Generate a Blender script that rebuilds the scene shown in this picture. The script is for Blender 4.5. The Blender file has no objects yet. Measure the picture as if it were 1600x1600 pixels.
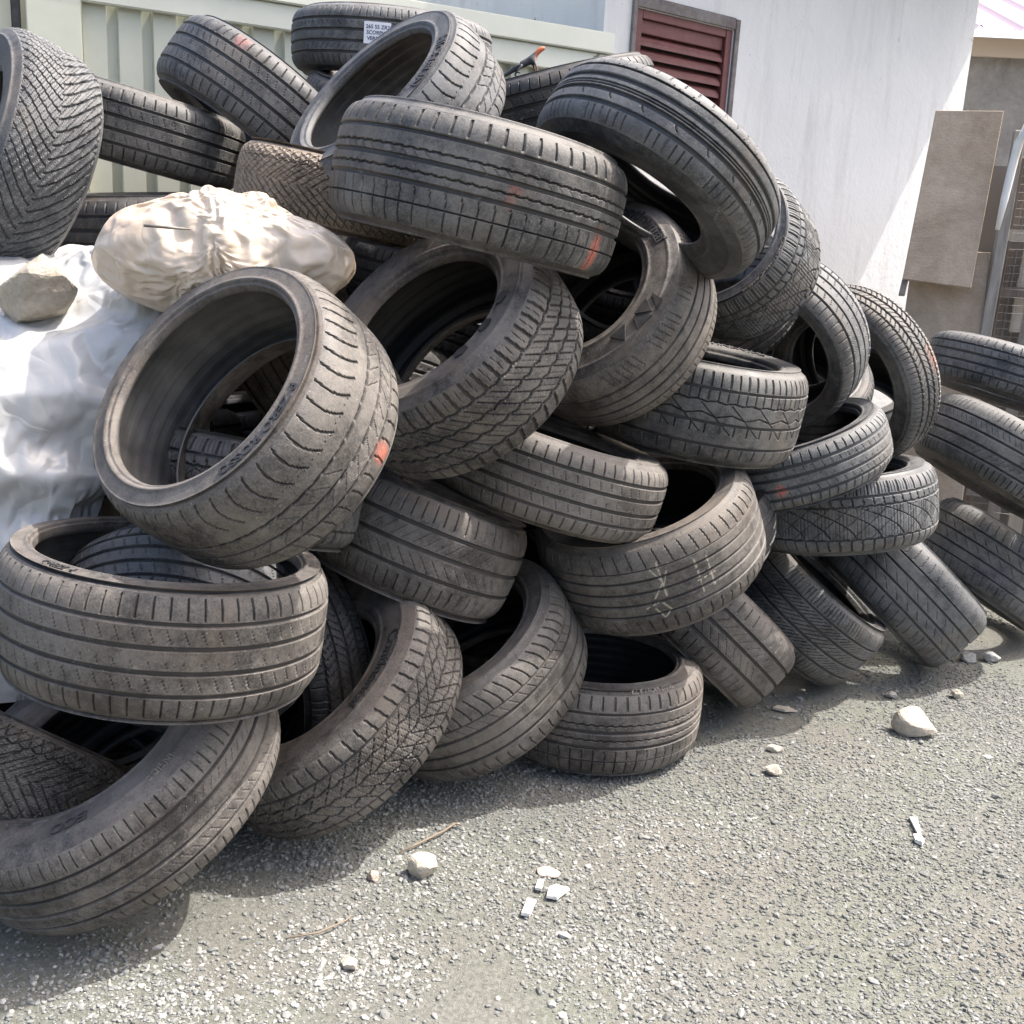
import bpy, bmesh, math, random
import numpy as np
from mathutils import Matrix, Vector

sc = bpy.context.scene
col = sc.collection
# ------------------------------------------------------------------ camera
cam_d = bpy.data.cameras.new('camera'); cam = bpy.data.objects.new('camera', cam_d); col.objects.link(cam)
down = Vector((-360, -6550, -1600)).normalized(); up = -down          # world down seen from the tilted camera
fw = Vector((0, 0, -1)); fw = (fw - fw.dot(up)*up).normalized(); rt = fw.cross(up)
CAMR = Matrix((rt, fw, up))                                            # world = CAMR @ cam
cam.matrix_world = Matrix.Translation((0, 0, 1.40)) @ CAMR.to_4x4()
cam_d.sensor_width = 36; cam_d.lens = 36; cam_d.clip_end = 500; cam_d.clip_start = .05
sc.camera = cam
# ------------------------------------------------------------------ sky, sun, exposure
SUN_EL, SUN_AZ = 60.0, 17.0            # azimuth measured from +X towards +Y
w = bpy.data.worlds.new('World'); sc.world = w; w.use_nodes = True
nt = w.node_tree; bgn = nt.nodes['Background']
sky = nt.nodes.new('ShaderNodeTexSky'); sky.sky_type = 'NISHITA'; sky.sun_disc = False
sky.sun_elevation = math.radians(SUN_EL); sky.sun_rotation = math.radians(90-SUN_AZ)
sky.air_density = 1.0; sky.dust_density = 7; sky.ozone_density = 1.0
nt.links.new(sky.outputs[0], bgn.inputs[0]); bgn.inputs[1].default_value = .15
sl = bpy.data.lights.new('sun', 'SUN'); sl.energy = 2.7; sl.angle = math.radians(.6); sl.color = (1, .955, .9)
sun = bpy.data.objects.new('sun', sl); col.objects.link(sun)
e, a = math.radians(SUN_EL), math.radians(SUN_AZ)
sdir = Vector((math.cos(e)*math.cos(a), math.cos(e)*math.sin(a), math.sin(e)))
sun.rotation_euler = sdir.to_track_quat('Z', 'Y').to_euler()
vs = sc.view_settings; vs.view_transform = 'Standard'; vs.look = 'None'; vs.exposure = 1.6; vs.gamma = 1
sc.cycles.max_bounces = 8; sc.cycles.diffuse_bounces = 4

# ------------------------------------------------------------------ helpers
def link(o, parent=None):
    col.objects.link(o)
    if parent is not None: o.parent = parent
    return o
def tag(o, label=None, cat=None, group=None, kind=None):
    if label: o['label'] = label
    if cat: o['category'] = cat
    if group: o['group'] = group
    if kind: o['kind'] = kind
    return o
def empty(name, mat=None):
    o = bpy.data.objects.new(name, None); o.empty_display_size = .1; col.objects.link(o)
    if mat is not None: o.matrix_world = mat
    return o
def mesh_np(name, co, quads=None, tris=None, mat=None, smooth=False, attrs=None, parent=None, sharp=None):
    me = bpy.data.meshes.new(name)
    co = np.asarray(co, np.float32); me.vertices.add(len(co)); me.vertices.foreach_set('co', co.ravel())
    loops = []; starts = []; n = 0
    if quads is not None and len(quads):
        q = np.asarray(quads, np.int32); loops.append(q.ravel()); starts.append(np.arange(len(q))*4); n = q.size
    if tris is not None and len(tris):
        t = np.asarray(tris, np.int32); loops.append(t.ravel()); starts.append(n+np.arange(len(t))*3)
    lv = np.concatenate(loops).astype(np.int32); st = np.concatenate(starts).astype(np.int32)
    me.loops.add(len(lv)); me.loops.foreach_set('vertex_index', lv)
    me.polygons.add(len(st)); me.polygons.foreach_set('loop_start', st)
    me.update(calc_edges=True)
    me.polygons.foreach_set('use_smooth', np.full(len(st), smooth))
    for k, v in (attrs or {}).items():
        at = me.attributes.new(k, 'FLOAT', 'POINT'); at.data.foreach_set('value', np.asarray(v, np.float32).ravel())
    if mat: me.materials.append(mat)
    me.validate(); me.update()
    o = bpy.data.objects.new(name, me)
    return link(o, parent)
def from_bm(name, bm, mat, parent=None, smooth=False):
    me = bpy.data.meshes.new(name); bmesh.ops.recalc_face_normals(bm, faces=bm.faces[:]); bm.to_mesh(me); bm.free()
    if smooth:
        for p in me.polygons: p.use_smooth = True
    if mat: me.materials.append(mat)
    return link(bpy.data.objects.new(name, me), parent)
def box(bm, o, ax, ay, az):
    """box from corner o spanned by three vectors"""
    o, ax, ay, az = Vector(o), Vector(ax), Vector(ay), Vector(az)
    v = [bm.verts.new(o+i*ax+j*ay+k*az) for i in (0, 1) for j in (0, 1) for k in (0, 1)]
    for f in ((0, 1, 3, 2), (4, 6, 7, 5), (0, 4, 5, 1), (2, 3, 7, 6), (0, 2, 6, 4), (1, 5, 7, 3)):
        bm.faces.new([v[i] for i in f])
def tube(bm, pts, rad, n=8):
    pts = [Vector(p) for p in pts]; rings = []
    for i, p in enumerate(pts):
        d = (pts[min(i+1, len(pts)-1)]-pts[max(i-1, 0)]).normalized()
        x = d.cross(Vector((.3, .2, .93))).normalized(); y = d.cross(x)
        r = rad[i] if isinstance(rad, (list, tuple)) else rad
        rings.append([bm.verts.new(p+r*(math.cos(2*math.pi*k/n)*x+math.sin(2*math.pi*k/n)*y)) for k in range(n)])
    for a_, b_ in zip(rings, rings[1:]):
        for k in range(n): bm.faces.new((a_[k], a_[(k+1) % n], b_[(k+1) % n], b_[k]))
    bm.faces.new(rings[0]); bm.faces.new(rings[-1][::-1])
# value noise, numpy
_rs = np.random.RandomState(7); _tab = _rs.rand(4096).astype(np.float64)
def _h(ix, iy, iz): return _tab[(ix*73856093 ^ iy*19349663 ^ iz*83492791) & 4095]
def noise3(x, y, z):
    x, y, z = np.broadcast_arrays(x, y, z); x0, y0, z0 = (np.floor(q).astype(np.int64) for q in (x, y, z))
    fx, fy, fz = x-x0, y-y0, z-z0; fx, fy, fz = (q*q*(3-2*q) for q in (fx, fy, fz)); r = 0
    for i in (0, 1):
        for j in (0, 1):
            for k in (0, 1):
                r = r+_h(x0+i, y0+j, z0+k)*(fx if i else 1-fx)*(fy if j else 1-fy)*(fz if k else 1-fz)
    return r
def fbm(x, y, z, o=4):
    s = 0; a_ = .5
    for i in range(o): s = s+a_*noise3(x*2**i+i*17.3, y*2**i+i*5.1, z*2**i+3.7*i); a_ *= .5
    return s
# ------------------------------------------------------------------ materials
class NB:
    def __init__(s, name):
        s.m = bpy.data.materials.new(name); s.m.use_nodes = True; s.t = s.m.node_tree; s.b = s.t.nodes['Principled BSDF']
    def n(s, typ, **k):
        nd = s.t.nodes.new('ShaderNode'+typ)
        for a_, v in k.items(): setattr(nd, a_, v)
        return nd
    def l(s, a_, b_): s.t.links.new(a_, b_)
    def coord(s, kind='Object'):
        tc = s.n('TexCoord'); oi = s.n('ObjectInfo'); ad = s.n('VectorMath', operation='ADD'); ml = s.n('VectorMath', operation='SCALE')
        cx = s.n('CombineXYZ'); s.l(oi.outputs['Random'], cx.inputs[0]); s.l(oi.outputs['Random'], cx.inputs[1])
        s.l(cx.outputs[0], ml.inputs[0]); ml.inputs['Scale'].default_value = 37.0
        s.l(tc.outputs[kind], ad.inputs[0]); s.l(ml.outputs[0], ad.inputs[1]); return ad.outputs[0]
    def noise(s, vec, scale, detail=4, rough=.55, dist=0):
        nd = s.n('TexNoise'); nd.inputs['Scale'].default_value = scale; nd.inputs['Detail'].default_value = detail
        nd.inputs['Roughness'].default_value = rough; nd.inputs['Distortion'].default_value = dist
        if vec is not None: s.l(vec, nd.inputs['Vector'])
        return nd.outputs['Fac']
    def ramp(s, fac, stops):
        r = s.n('ValToRGB'); s.l(fac, r.inputs[0]); el = r.color_ramp.elements
        while len(el) < len(stops): el.new(.5)
        for e_, (p, c) in zip(el, stops): e_.position = p; e_.color = (*c, 1) if len(c) == 3 else c
        return r.outputs[0]
    def mix(s, f, a_, b_, mode='MIX'):
        m = s.n('Mix', data_type='RGBA', blend_type=mode)
        for sock, v in ((m.inputs[0], f), (m.inputs[6], a_), (m.inputs[7], b_)):
            if hasattr(v, 'links'): s.l(v, sock)
            else: sock.default_value = v if isinstance(v, (int, float)) else (*v, 1)
        return m.outputs[2]
    def math(s, op, a_, b_=None, clamp=False):
        m = s.n('Math', operation=op); m.use_clamp = clamp
        for i, v in enumerate((a_, b_)):
            if v is None: continue
            if hasattr(v, 'links'): s.l(v, m.inputs[i])
            else: m.inputs[i].default_value = v
        return m.outputs[0]
    def bump(s, h, strength=.3, dist=.01):
        b = s.n('Bump'); b.inputs['Strength'].default_value = strength; b.inputs['Distance'].default_value = dist
        s.l(h, b.inputs['Height']); s.l(b.outputs[0], s.b.inputs['Normal'])
    def col(s, c):
        if hasattr(c, 'links'): s.l(c, s.b.inputs['Base Color'])
        else: s.b.inputs['Base Color'].default_value = (*c, 1)
    def set(s, **k):
        for a_, v in k.items(): s.b.inputs[a_.replace('_', ' ')].default_value = v
        return s.m

def rubber(name, dark, dust, amount, tread=True, paint=(.75, .13, .05)):
    b = NB(name); c = b.coord()
    n1 = b.noise(c, 5, 5, .6); n2 = b.noise(c, 38, 6, .7); n3 = b.noise(c, 240, 3, .6)
    f = b.math('ADD', b.math('MULTIPLY', n1, .55), b.math('MULTIPLY', n2, .45))
    f = b.math('ADD', f, b.math('MULTIPLY', b.math('SUBTRACT', n3, .5), .35))
    f = b.math('ADD', b.math('MULTIPLY', b.math('SUBTRACT', f, .5), 2.6), amount-.11, True)
    # dust settled on upward faces
    g = b.n('NewGeometry'); sp = b.n('SeparateXYZ'); b.l(g.outputs['Normal'], sp.inputs[0])
    upf = b.math('MULTIPLY', b.math('MAXIMUM', sp.outputs[2], 0.0), .16)
    f = b.math('ADD', f, upf, True)
    if tread:
        at = b.n('Attribute', attribute_name='depth'); f = b.math('MULTIPLY', f, b.math('SUBTRACT', 1.0, b.math('MULTIPLY', at.outputs['Fac'], .72)))
    colr = b.ramp(f, [(0.12, dark), (.5, tuple(.55*x+.45*y for x, y in zip(dust, dark))), (.95, dust)])
    n5 = b.noise(c, 2.8, 5, .6, .8); mudc = b.ramp(n5, [(.52, (0, 0, 0)), (.66, (1, 1, 1))]); ms = b.n('SeparateColor'); b.l(mudc, ms.inputs[0])
    mf = b.math('MULTIPLY', ms.outputs[0], b.math('MULTIPLY', n2, 1.1), True)
    if tread: mf = b.math('MULTIPLY', mf, b.math('SUBTRACT', 1.0, b.math('MULTIPLY', at.outputs['Fac'], .6)))
    colr = b.mix(b.math('MULTIPLY', mf, .75), colr, (.135, .108, .082))
    wornc = b.ramp(n5, [(.34, (1, 1, 1)), (.46, (0, 0, 0))]); ws = b.n('SeparateColor'); b.l(wornc, ws.inputs[0]); colr = b.mix(b.math('MULTIPLY', ws.outputs[0], .45), colr, dark)
    # pale specks and scuffs
    vo = b.n('TexVoronoi'); vo.inputs['Scale'].default_value = 55; b.l(c, vo.inputs['Vector'])
    n4 = b.noise(c, 14, 5, .75, 1.5)
    scuff = b.math('MULTIPLY', b.math('GREATER_THAN', n4, .655), b.math('GREATER_THAN', n3, .47))
    colr = b.mix(b.math('MULTIPLY', scuff, .40), colr, (.27, .26, .24))
    speck = b.math('LESS_THAN', vo.outputs['Distance'], .07)
    colr = b.mix(b.math('MULTIPLY', speck, .40), colr, (.42, .40, .36))
    if tread:
        at2 = b.n('Attribute', attribute_name='paint'); pm = b.math('MULTIPLY', at2.outputs['Fac'], b.math('MULTIPLY', n2, 1.5), True)
        colr = b.mix(pm, colr, paint)
        at3 = b.n('Attribute', attribute_name='chalk'); colr = b.mix(b.math('MULTIPLY', at3.outputs['Fac'], .75), colr, (.5, .45, .33))
    b.col(colr)
    rg = b.math('SUBTRACT', b.math('ADD', .50, b.math('MULTIPLY', f, .35)), b.math('MULTIPLY', ws.outputs[0], .16)); b.l(rg, b.b.inputs['Roughness'])
    hh = b.math('ADD', b.math('MULTIPLY', n2, .5), b.math('MULTIPLY', n3, .35)); b.bump(hh, .45, .004)
    return b.set(Specular_IOR_Level=.45)
DK = (.020, .021, .024)
TREAD = {'cool': rubber('rubber_tread_cool', (.030, .032, .035), (.185, .186, .184), .50),
         'grey': rubber('rubber_tread_grey', (.028, .028, .029), (.185, .178, .165), .48),
         'warm': rubber('rubber_tread_warm', (.030, .027, .025), (.190, .172, .152), .50),
         'tan': rubber('rubber_tread_tan', (.05, .042, .034), (.30, .245, .19), .58),
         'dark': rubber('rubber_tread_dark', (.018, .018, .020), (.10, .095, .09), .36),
         'rust': rubber('rubber_tread_rust', (.026, .026, .028), (.18, .175, .165), .46, paint=(.50, .15, .06)),
         'pink': rubber('rubber_tread_pink', (.026, .027, .030), (.175, .172, .168), .46, paint=(.50, .14, .12))}
SIDE = {'cool': rubber('rubber_side_cool', (.022, .023, .026), (.14, .14, .14), .46, False),
        'grey': rubber('rubber_side_grey', (.022, .022, .023), (.155, .147, .135), .44, False),
        'warm': rubber('rubber_side_warm', (.026, .023, .021), (.168, .151, .136), .50, False),
        'tan': rubber('rubber_side_tan', (.04, .034, .028), (.28, .22, .17), .55, False),
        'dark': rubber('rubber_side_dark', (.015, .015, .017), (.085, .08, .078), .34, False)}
SIDE['rust'] = SIDE['grey']; SIDE['pink'] = SIDE['cool']
def liner_mat():
    b = NB('inner_liner'); c = b.coord(); f = b.noise(c, 9, 4, .6)
    b.col(b.ramp(f, [(.3, (.03, .03, .032)), (.7, (.125, .122, .118))])); return b.set(Roughness=.42, Specular_IOR_Level=.5)
LINER = liner_mat()
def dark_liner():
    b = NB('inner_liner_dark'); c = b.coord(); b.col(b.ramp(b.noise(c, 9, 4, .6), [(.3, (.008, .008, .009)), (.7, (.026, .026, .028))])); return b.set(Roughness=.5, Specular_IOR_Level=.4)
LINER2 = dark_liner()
def letter_mat(name, c1, c2):
    b = NB(name); c = b.coord(); b.col(b.ramp(b.noise(c, 40, 4, .6), [(.3, c1), (.7, c2)])); return b.set(Roughness=.6)
LET_DARK = letter_mat('lettering_dark', (.016, .016, .018), (.05, .048, .048))
LET_DUST = letter_mat('lettering_dusty', (.10, .09, .08), (.24, .21, .18))
# ------------------------------------------------------------------ tyres
def tri(x): return 2*np.abs(2*(x-np.floor(x+.5)))-1
def treadmap(st, u, v, tw, circ):
    s = v/tw; D = np.zeros(np.broadcast(u, v).shape)
    def ln(d, wd): return np.clip((wd/2-np.abs(d))/.0009+.5, 0, 1)
    wob = np.zeros_like(D)
    for (c, wd, amp, n) in st.get('mains', []):
        off = amp*.001*tri(u/circ*n) if n else 0
        D = np.maximum(D, ln(v-c*tw-off, wd*.001))
    for sp in st.get('sipes', []):
        s0, s1, n, slant, curve, wd, dep = sp[:7]; every = sp[7] if len(sp) > 7 else 0
        sgn = 1 if s1+s0 >= 0 else -1
        per = circ/n; x = (s-(s0+s1)/2)*tw
        ph = (u+slant*x+curve*x*x/tw)/per
        d = (ph-np.round(ph))*per
        m = np.clip((s-s0)*tw/.0015+.5, 0, 1)*np.clip((s1-s)*tw/.0015+.5, 0, 1)
        if every:
            k = np.round(ph).astype(int); m = m*((k*2654435761 % 97)/97. < every)
        D = np.maximum(D, dep*ln(d, wd*.001)*m)
    if 'chev' in st:
        n, slant, pw, wd, dep, apex = st['chev']; per = circ/n; q = np.abs(s-apex)
        ph = (u-slant*tw*q**pw)/per+np.where(s > apex, .5, 0); d = (ph-np.round(ph))*per
        D = np.maximum(D, dep*ln(d, wd*.001))
        ph2 = ph+.5; d2 = (ph2-np.round(ph2))*per; D = np.maximum(D, .35*ln(d2, 1.6)*(np.sin(u*190+s*40) > -.3))
    return D
SH = lambda n, a0=.64, w_=3.2, d=.8, sl=0, cv=0: [(a0, .97, n, sl, cv, w_, d), (-.97, -a0, n, -sl, -cv, w_, d)]
STY = {
 'rib4': dict(mains=[(-.58, 8, 0, 0), (-.2, 8.5, 0, 0), (.2, 8.5, 0, 0), (.58, 8, 0, 0)], sipes=SH(66)+[(-.5, -.28, 66, .4, 0, 2.2, .45), (.28, .5, 66, .4, 0, 2.2, .45), (-.12, .0, 66, .3, 0, 2, .35)]),
 'rib4fine': dict(mains=[(-.55, 7, 0, 0), (-.18, 8, 0, 0), (.2, 8, 0, 0), (.56, 7, 0, 0)], sipes=SH(96, .66, 2.4, .7)+[(-.48, -.3, 96, .8, 0, 2, .4), (.3, .48, 96, -.8, 0, 2, .4)]),
 'rib3': dict(mains=[(-.45, 9, 0, 0), (.02, 10, 0, 0), (.47, 9, 0, 0)], sipes=SH(62, .6, 3, .7)+[(-.4, -.1, 60, .9, 0, 2.2, .4), (.1, .4, 60, -.9, 0, 2.2, .4)]),
 'sport': dict(mains=[(.58, 8, 0, 0), (.30, 4, 1.4, 74), (.12, 9, 0, 0), (-.08, 4, 1.6, 74), (-.27, 9, 0, 0), (-.62, 3, 0, 0)],
               sipes=[(.66, .97, 56, 0, 0, 5, .8), (-.6, -.33, 62, .1, 1.1, 2.4, .7), (-.97, -.64, 62, 0, 0, 2.6, .8), (.14, .28, 74, 1.2, 0, 2.2, .3)]),
 'wide': dict(mains=[(-.64, 3, 0, 0), (-.30, 9.5, 0, 0), (-.02, 3, 0, 0), (.12, 9.5, 0, 0), (.5, 9, 0, 0), (-.1, 2.2, 0, 0)],
              sipes=[(.60, .95, 104, 0, 0, 3, .7, .8), (.16, .34, 26, .9, 0, 3.4, .5), (-.97, -.8, 60, 0, 0, 3, .6), (-.72, -.66, 45, 6, 0, 1.6, .5)]),
 'wintv': dict(chev=(60, 1.15, 1.35, 5.5, .9, .08), sipes=SH(60, .86, 4, .6)),
 'wintd': dict(mains=[(.62, 2.5, 3, 70)], chev=(66, 1.3, 1.1, 4.2, .85, 0), sipes=[(-.6, .6, 60, -1.0, 0, 2.4, .7), (.62, .97, 72, .2, 0, 3.4, .8), (-.97, -.62, 72, -.2, 0, 3.4, .8)]),
 'off': dict(mains=[(-.56, 6.5, 2.6, 58), (-.18, 6, 3.2, 58), (.18, 6, 3.2, 58), (.56, 6.5, 2.6, 58)],
             sipes=[(.60, 1.0, 56, .15, 0, 7.5, 1), (-1.0, -.60, 56, -.15, 0, 7.5, 1), (-.5, .5, 58, .9, 0, 3.4, .8), (-.5, -.2, 116, .9, 0, 2.0, .35), (.2, .5, 116, .9, 0, 2.0, .35), (.66, .95, 112, .1, 0, 2.2, .5)]),
 'asym': dict(mains=[(.62, 8, 0, 0), (.34, 4, 2, 40), (.05, 3, 5.5, 24), (-.12, 7.5, 0, 0), (-.62, 8, 0, 0)],
              sipes=[(.66, .97, 76, 0, 0, 4.2, .9), (.36, .6, 76, 0, 0, 3, .7), (-.36, -.15, 50, 0, 0, 3, .8), (-.9, -.66, 50, 0, 0, 3.2, .7), (-.34, .3, 24, 1.2, 0, 3.2, .7)]),
 'allsea': dict(mains=[(-.6, 6, 1.2, 90), (-.22, 7, 1.2, 90), (.16, 7, 1.2, 90), (.55, 6, 1.2, 90)], sipes=SH(110, .62, 2.6, .7)+[(-.56, -.26, 90, .8, 0, 2.4, .5), (-.18, .12, 90, -.8, 0, 2.4, .5), (.2, .5, 90, .8, 0, 2.4, .5)]),
 'diag': dict(mains=[(-.56, 9, 0, 0), (-.17, 9, 0, 0), (.2, 9, 0, 0), (.56, 7, 0, 0)], sipes=[(-.5, -.23, 100, -1.4, 0, 4, .85), (-.11, .14, 76, -1.6, 0, 4.4, .85), (.26, .5, 100, -1.4, 0, 4, .85), (.62, .97, 130, 0, 0, 2.4, .6), (-.97, -.62, 120, 0, 0, 2.4, .6)]),
 'wintb': dict(mains=[(.60, 7, 0, 0), (.33, 6, 1.5, 70), (-.62, 6, 1.5, 58)], sipes=[(.64, .98, 60, 0, 0, 5, .9), (.66, .96, 180, 0, 0, 2, .4), (.36, .57, 62, .2, 0, 4, .8), (-.58, .28, 26, 1.5, 1.3, 4.6, .9), (-.58, .28, 34, -1.2, 0, 3, .7), (-.58, .28, 190, 0, 0, 2, .35), (-.98, -.66, 58, .1, 0, 5, .9)]),
 'wintz': dict(mains=[(.60, 5, 0, 0), (.30, 5, 3.4, 50), (-.05, 6, 3, 50), (-.40, 5, 3.4, 50), (-.68, 5, 0, 0)], sipes=[(.62, .98, 62, .15, 0, 5.5, .9), (-.98, -.70, 70, -.1, 0, 5, .9), (.0, .56, 52, -1.0, 0, 4, .85), (-.66, -.05, 52, 1.0, 0, 4, .85), (-.66, .56, 150, .3, 0, 2, .3)]),
 'curve': dict(mains=[(.50, 3, 0, 0), (.22, 8, 0, 0), (-.12, 8, 0, 0), (-.45, 8, 0, 0)], sipes=[(.52, .98, 66, .5, .9, 4.2, .85), (.26, .48, 66, .8, 0, 2.4, .5), (-.98, -.6, 60, .2, -.7, 3.4, .75)]),
 'worn': dict(mains=[(-.6, 4, 0, 0), (-.3, 5, 0, 0), (.02, 5, 0, 0), (.34, 5, 0, 0)], sipes=[(.5, .9, 110, .3, 0, 2.4, .45, .8), (-.95, -.65, 90, .2, 0, 2.4, .45)]),
 'worn2': dict(mains=[(-.52, 7, 0, 0), (-.15, 8, 0, 0), (.22, 7, 0, 0), (.55, 5, 0, 0)], sipes=[(.62, .95, 58, .2, .3, 2.8, .5), (-.97, -.6, 58, .2, .3, 3, .6), (-.45, -.22, 40, 1.3, 0, 2.4, .5), (-.1, .16, 40, 1.3, 0, 2.4, .4)]),
 'flow': dict(mains=[(.08, 5.5, .8, 54), (-.26, 5, .8, 54), (-.56, 4, .8, 54)], sipes=[(.34, 1.0, 54, .15, -.9, 3.6, .85), (-.20, .04, 54, 1.0, 0, 2.4, .4, .6), (-.50, -.30, 54, -1.0, 0, 2.6, .5), (-.98, -.60, 54, .1, .8, 3.2, .75), (.36, .40, 54, 6, 0, 2, .4)]),
 'thin5': dict(mains=[(.60, 2.6, 0, 0), (.36, 6.5, 0, 0), (.08, 7, 0, 0), (-.2, 7, 0, 0), (-.48, 6, 0, 0)], sipes=[(.62, .97, 56, .25, .3, 3.4, .75), (-.97, -.62, 60, .1, .3, 3, .7), (-.97, -.62, 60, .1, .3, 3, .7)]),
}
def sidewall_profile(R, W, r, flat=False):
    h = R-r
    cp = [(R-.0215, .42*W), (R-.038, .455*W), (R-.38*h, .474*W), (r+.36*h, .464*W), (r+.19*h, .442*W), (r+.13*h, .432*W), (r+.085*h, .402*W), (r+.03*h, .392*W), (r, .372*W), (r-.003, .335*W), (r+.004, .305*W), (r+.026, .320*W), (r+.36*h, .415*W), (R-.4*h, .435*W), (R-.045, .405*W), (R-.034, .36*W)]
    if flat:      # low sidewalls stretched outwards to the bead
        cp = [(R-.0215, .42*W), (R-.036, .440*W), (R-.38*h, .456*W), (r+.36*h, .464*W), (r+.19*h, .468*W), (r+.13*h, .468*W), (r+.085*h, .456*W), (r+.03*h, .452*W), (r, .438*W), (r-.003, .40*W), (r+.004, .37*W), (r+.026, .382*W), (r+.36*h, .425*W), (R-.4*h, .430*W), (R-.045, .405*W), (R-.034, .36*W)]
    P = np.array(cp); P = np.vstack([2*P[0]-P[1], P, 2*P[-1]-P[-2]]); out = []
    for i in range(1, len(P)-2):
        n = 7 if i < 5 else 4
        for t in np.linspace(0, 1, n, endpoint=False):
            p0, p1, p2, p3 = P[i-1:i+3]
            out.append(.5*((2*p1)+(-p0+p2)*t+(2*p0-5*p1+4*p2-p3)*t*t+(-p0+3*p1-3*p2+p3)*t**3))
    out.append(P[-2]); out = np.array(out)
    # raised rings: rim protector and shoulder line
    z = out[:, 1].copy()
    for i, (rho, zz) in enumerate(out[:34]):
        if i < 1: continue
        z[i] += .0022*math.exp(-((rho-(R-.36*h))/.0035)**2)+.0030*math.exp(-((rho-(r+.19*h))/.004)**2)
    for i in range(52, len(out)-6): z[i] -= .0016*math.sin(i*1.9)
    out[:, 1] = z
    return out
def side_z(R, W, r, rho, flat=False):
    p = sidewall_profile(R, W, r, flat)[:32]; i = np.argsort(p[:, 0]); return np.interp(rho, p[i, 0], p[i, 1])
FONT_CACHE = {}
def text_verts(s):
    if s in FONT_CACHE: return FONT_CACHE[s]
    cu = bpy.data.curves.new('t', 'FONT'); cu.body = s; cu.size = 1; cu.offset = .018; cu.extrude = 0; cu.resolution_u = 3
    ob = bpy.data.objects.new('t', cu); col.objects.link(ob); bpy.context.view_layer.update()
    dg = bpy.context.evaluated_depsgraph_get(); me = bpy.data.meshes.new_from_object(ob.evaluated_get(dg))
    bm = bmesh.new(); bm.from_mesh(me)
    bmesh.ops.triangulate(bm, faces=bm.faces[:])
    bmesh.ops.subdivide_edges(bm, edges=[e_ for e_ in bm.edges if e_.calc_length() > .12], cuts=3, use_grid_fill=True); bmesh.ops.triangulate(bm, faces=bm.faces[:])
    co = np.array([v.co[:] for v in bm.verts]); fa = [[v.index for v in f.verts] for f in bm.faces]; bm.free()
    bpy.data.meshes.remove(me); bpy.data.objects.remove(ob); FONT_CACHE[s] = (co, fa); return co, fa
def letters(root, s, phi, rho, size, dims, mat, track=1.0, name='raised_lettering', lift=.0028, oval=(0, 0)):
    R, W, r, fl = dims; co, fa = text_verts(s); x = co[:, 0]*size*track; y = co[:, 1]*size
    th = math.radians(phi)-x/rho; rr = rho+y; k = 1+oval[0]*np.cos(2*th)+oval[1]*np.sin(2*th)
    z = side_z(R, W, r, rr, fl)
    top = np.stack([rr*k*np.cos(th), rr*k*np.sin(th), z+lift], 1)
    # sides of the letters: boundary edges pulled into the sidewall
    bot = top.copy(); bot[:, 2] -= lift+.001
    edges = {}
    for f in fa:
        for i in range(3):
            e_ = (f[i], f[(i+1) % 3]); edges[tuple(sorted(e_))] = edges.get(tuple(sorted(e_)), [])+[e_]
    q = [(e_[0][1], e_[0][0], e_[0][0]+len(top), e_[0][1]+len(top)) for e_ in edges.values() if len(e_) == 1]
    return mesh_np(name, np.vstack([top, bot]), quads=q, tris=fa, mat=mat, parent=root)
def patch(root, poly, dims, mat, lift=.0012, name='moulded_pattern'):
    """flat raised polygon(s) on the sidewall given as lists of (phi, rho)"""
    R, W, r, fl = dims; bm = bmesh.new()
    for pl in poly:
        for (zz) in (lift,):
            vs_ = [bm.verts.new((rho*math.cos(math.radians(p)), rho*math.sin(math.radians(p)), float(side_z(R, W, r, rho, fl))+zz)) for p, rho in pl]
            lo = [bm.verts.new((v.co.x, v.co.y, v.co.z-zz-.001)) for v in vs_]
            bm.faces.new(vs_)
            for i in range(len(vs_)): j = (i+1) % len(vs_); bm.faces.new((vs_[i], lo[i], lo[j], vs_[j]))
    return from_bm(name, bm, mat, root)
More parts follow.
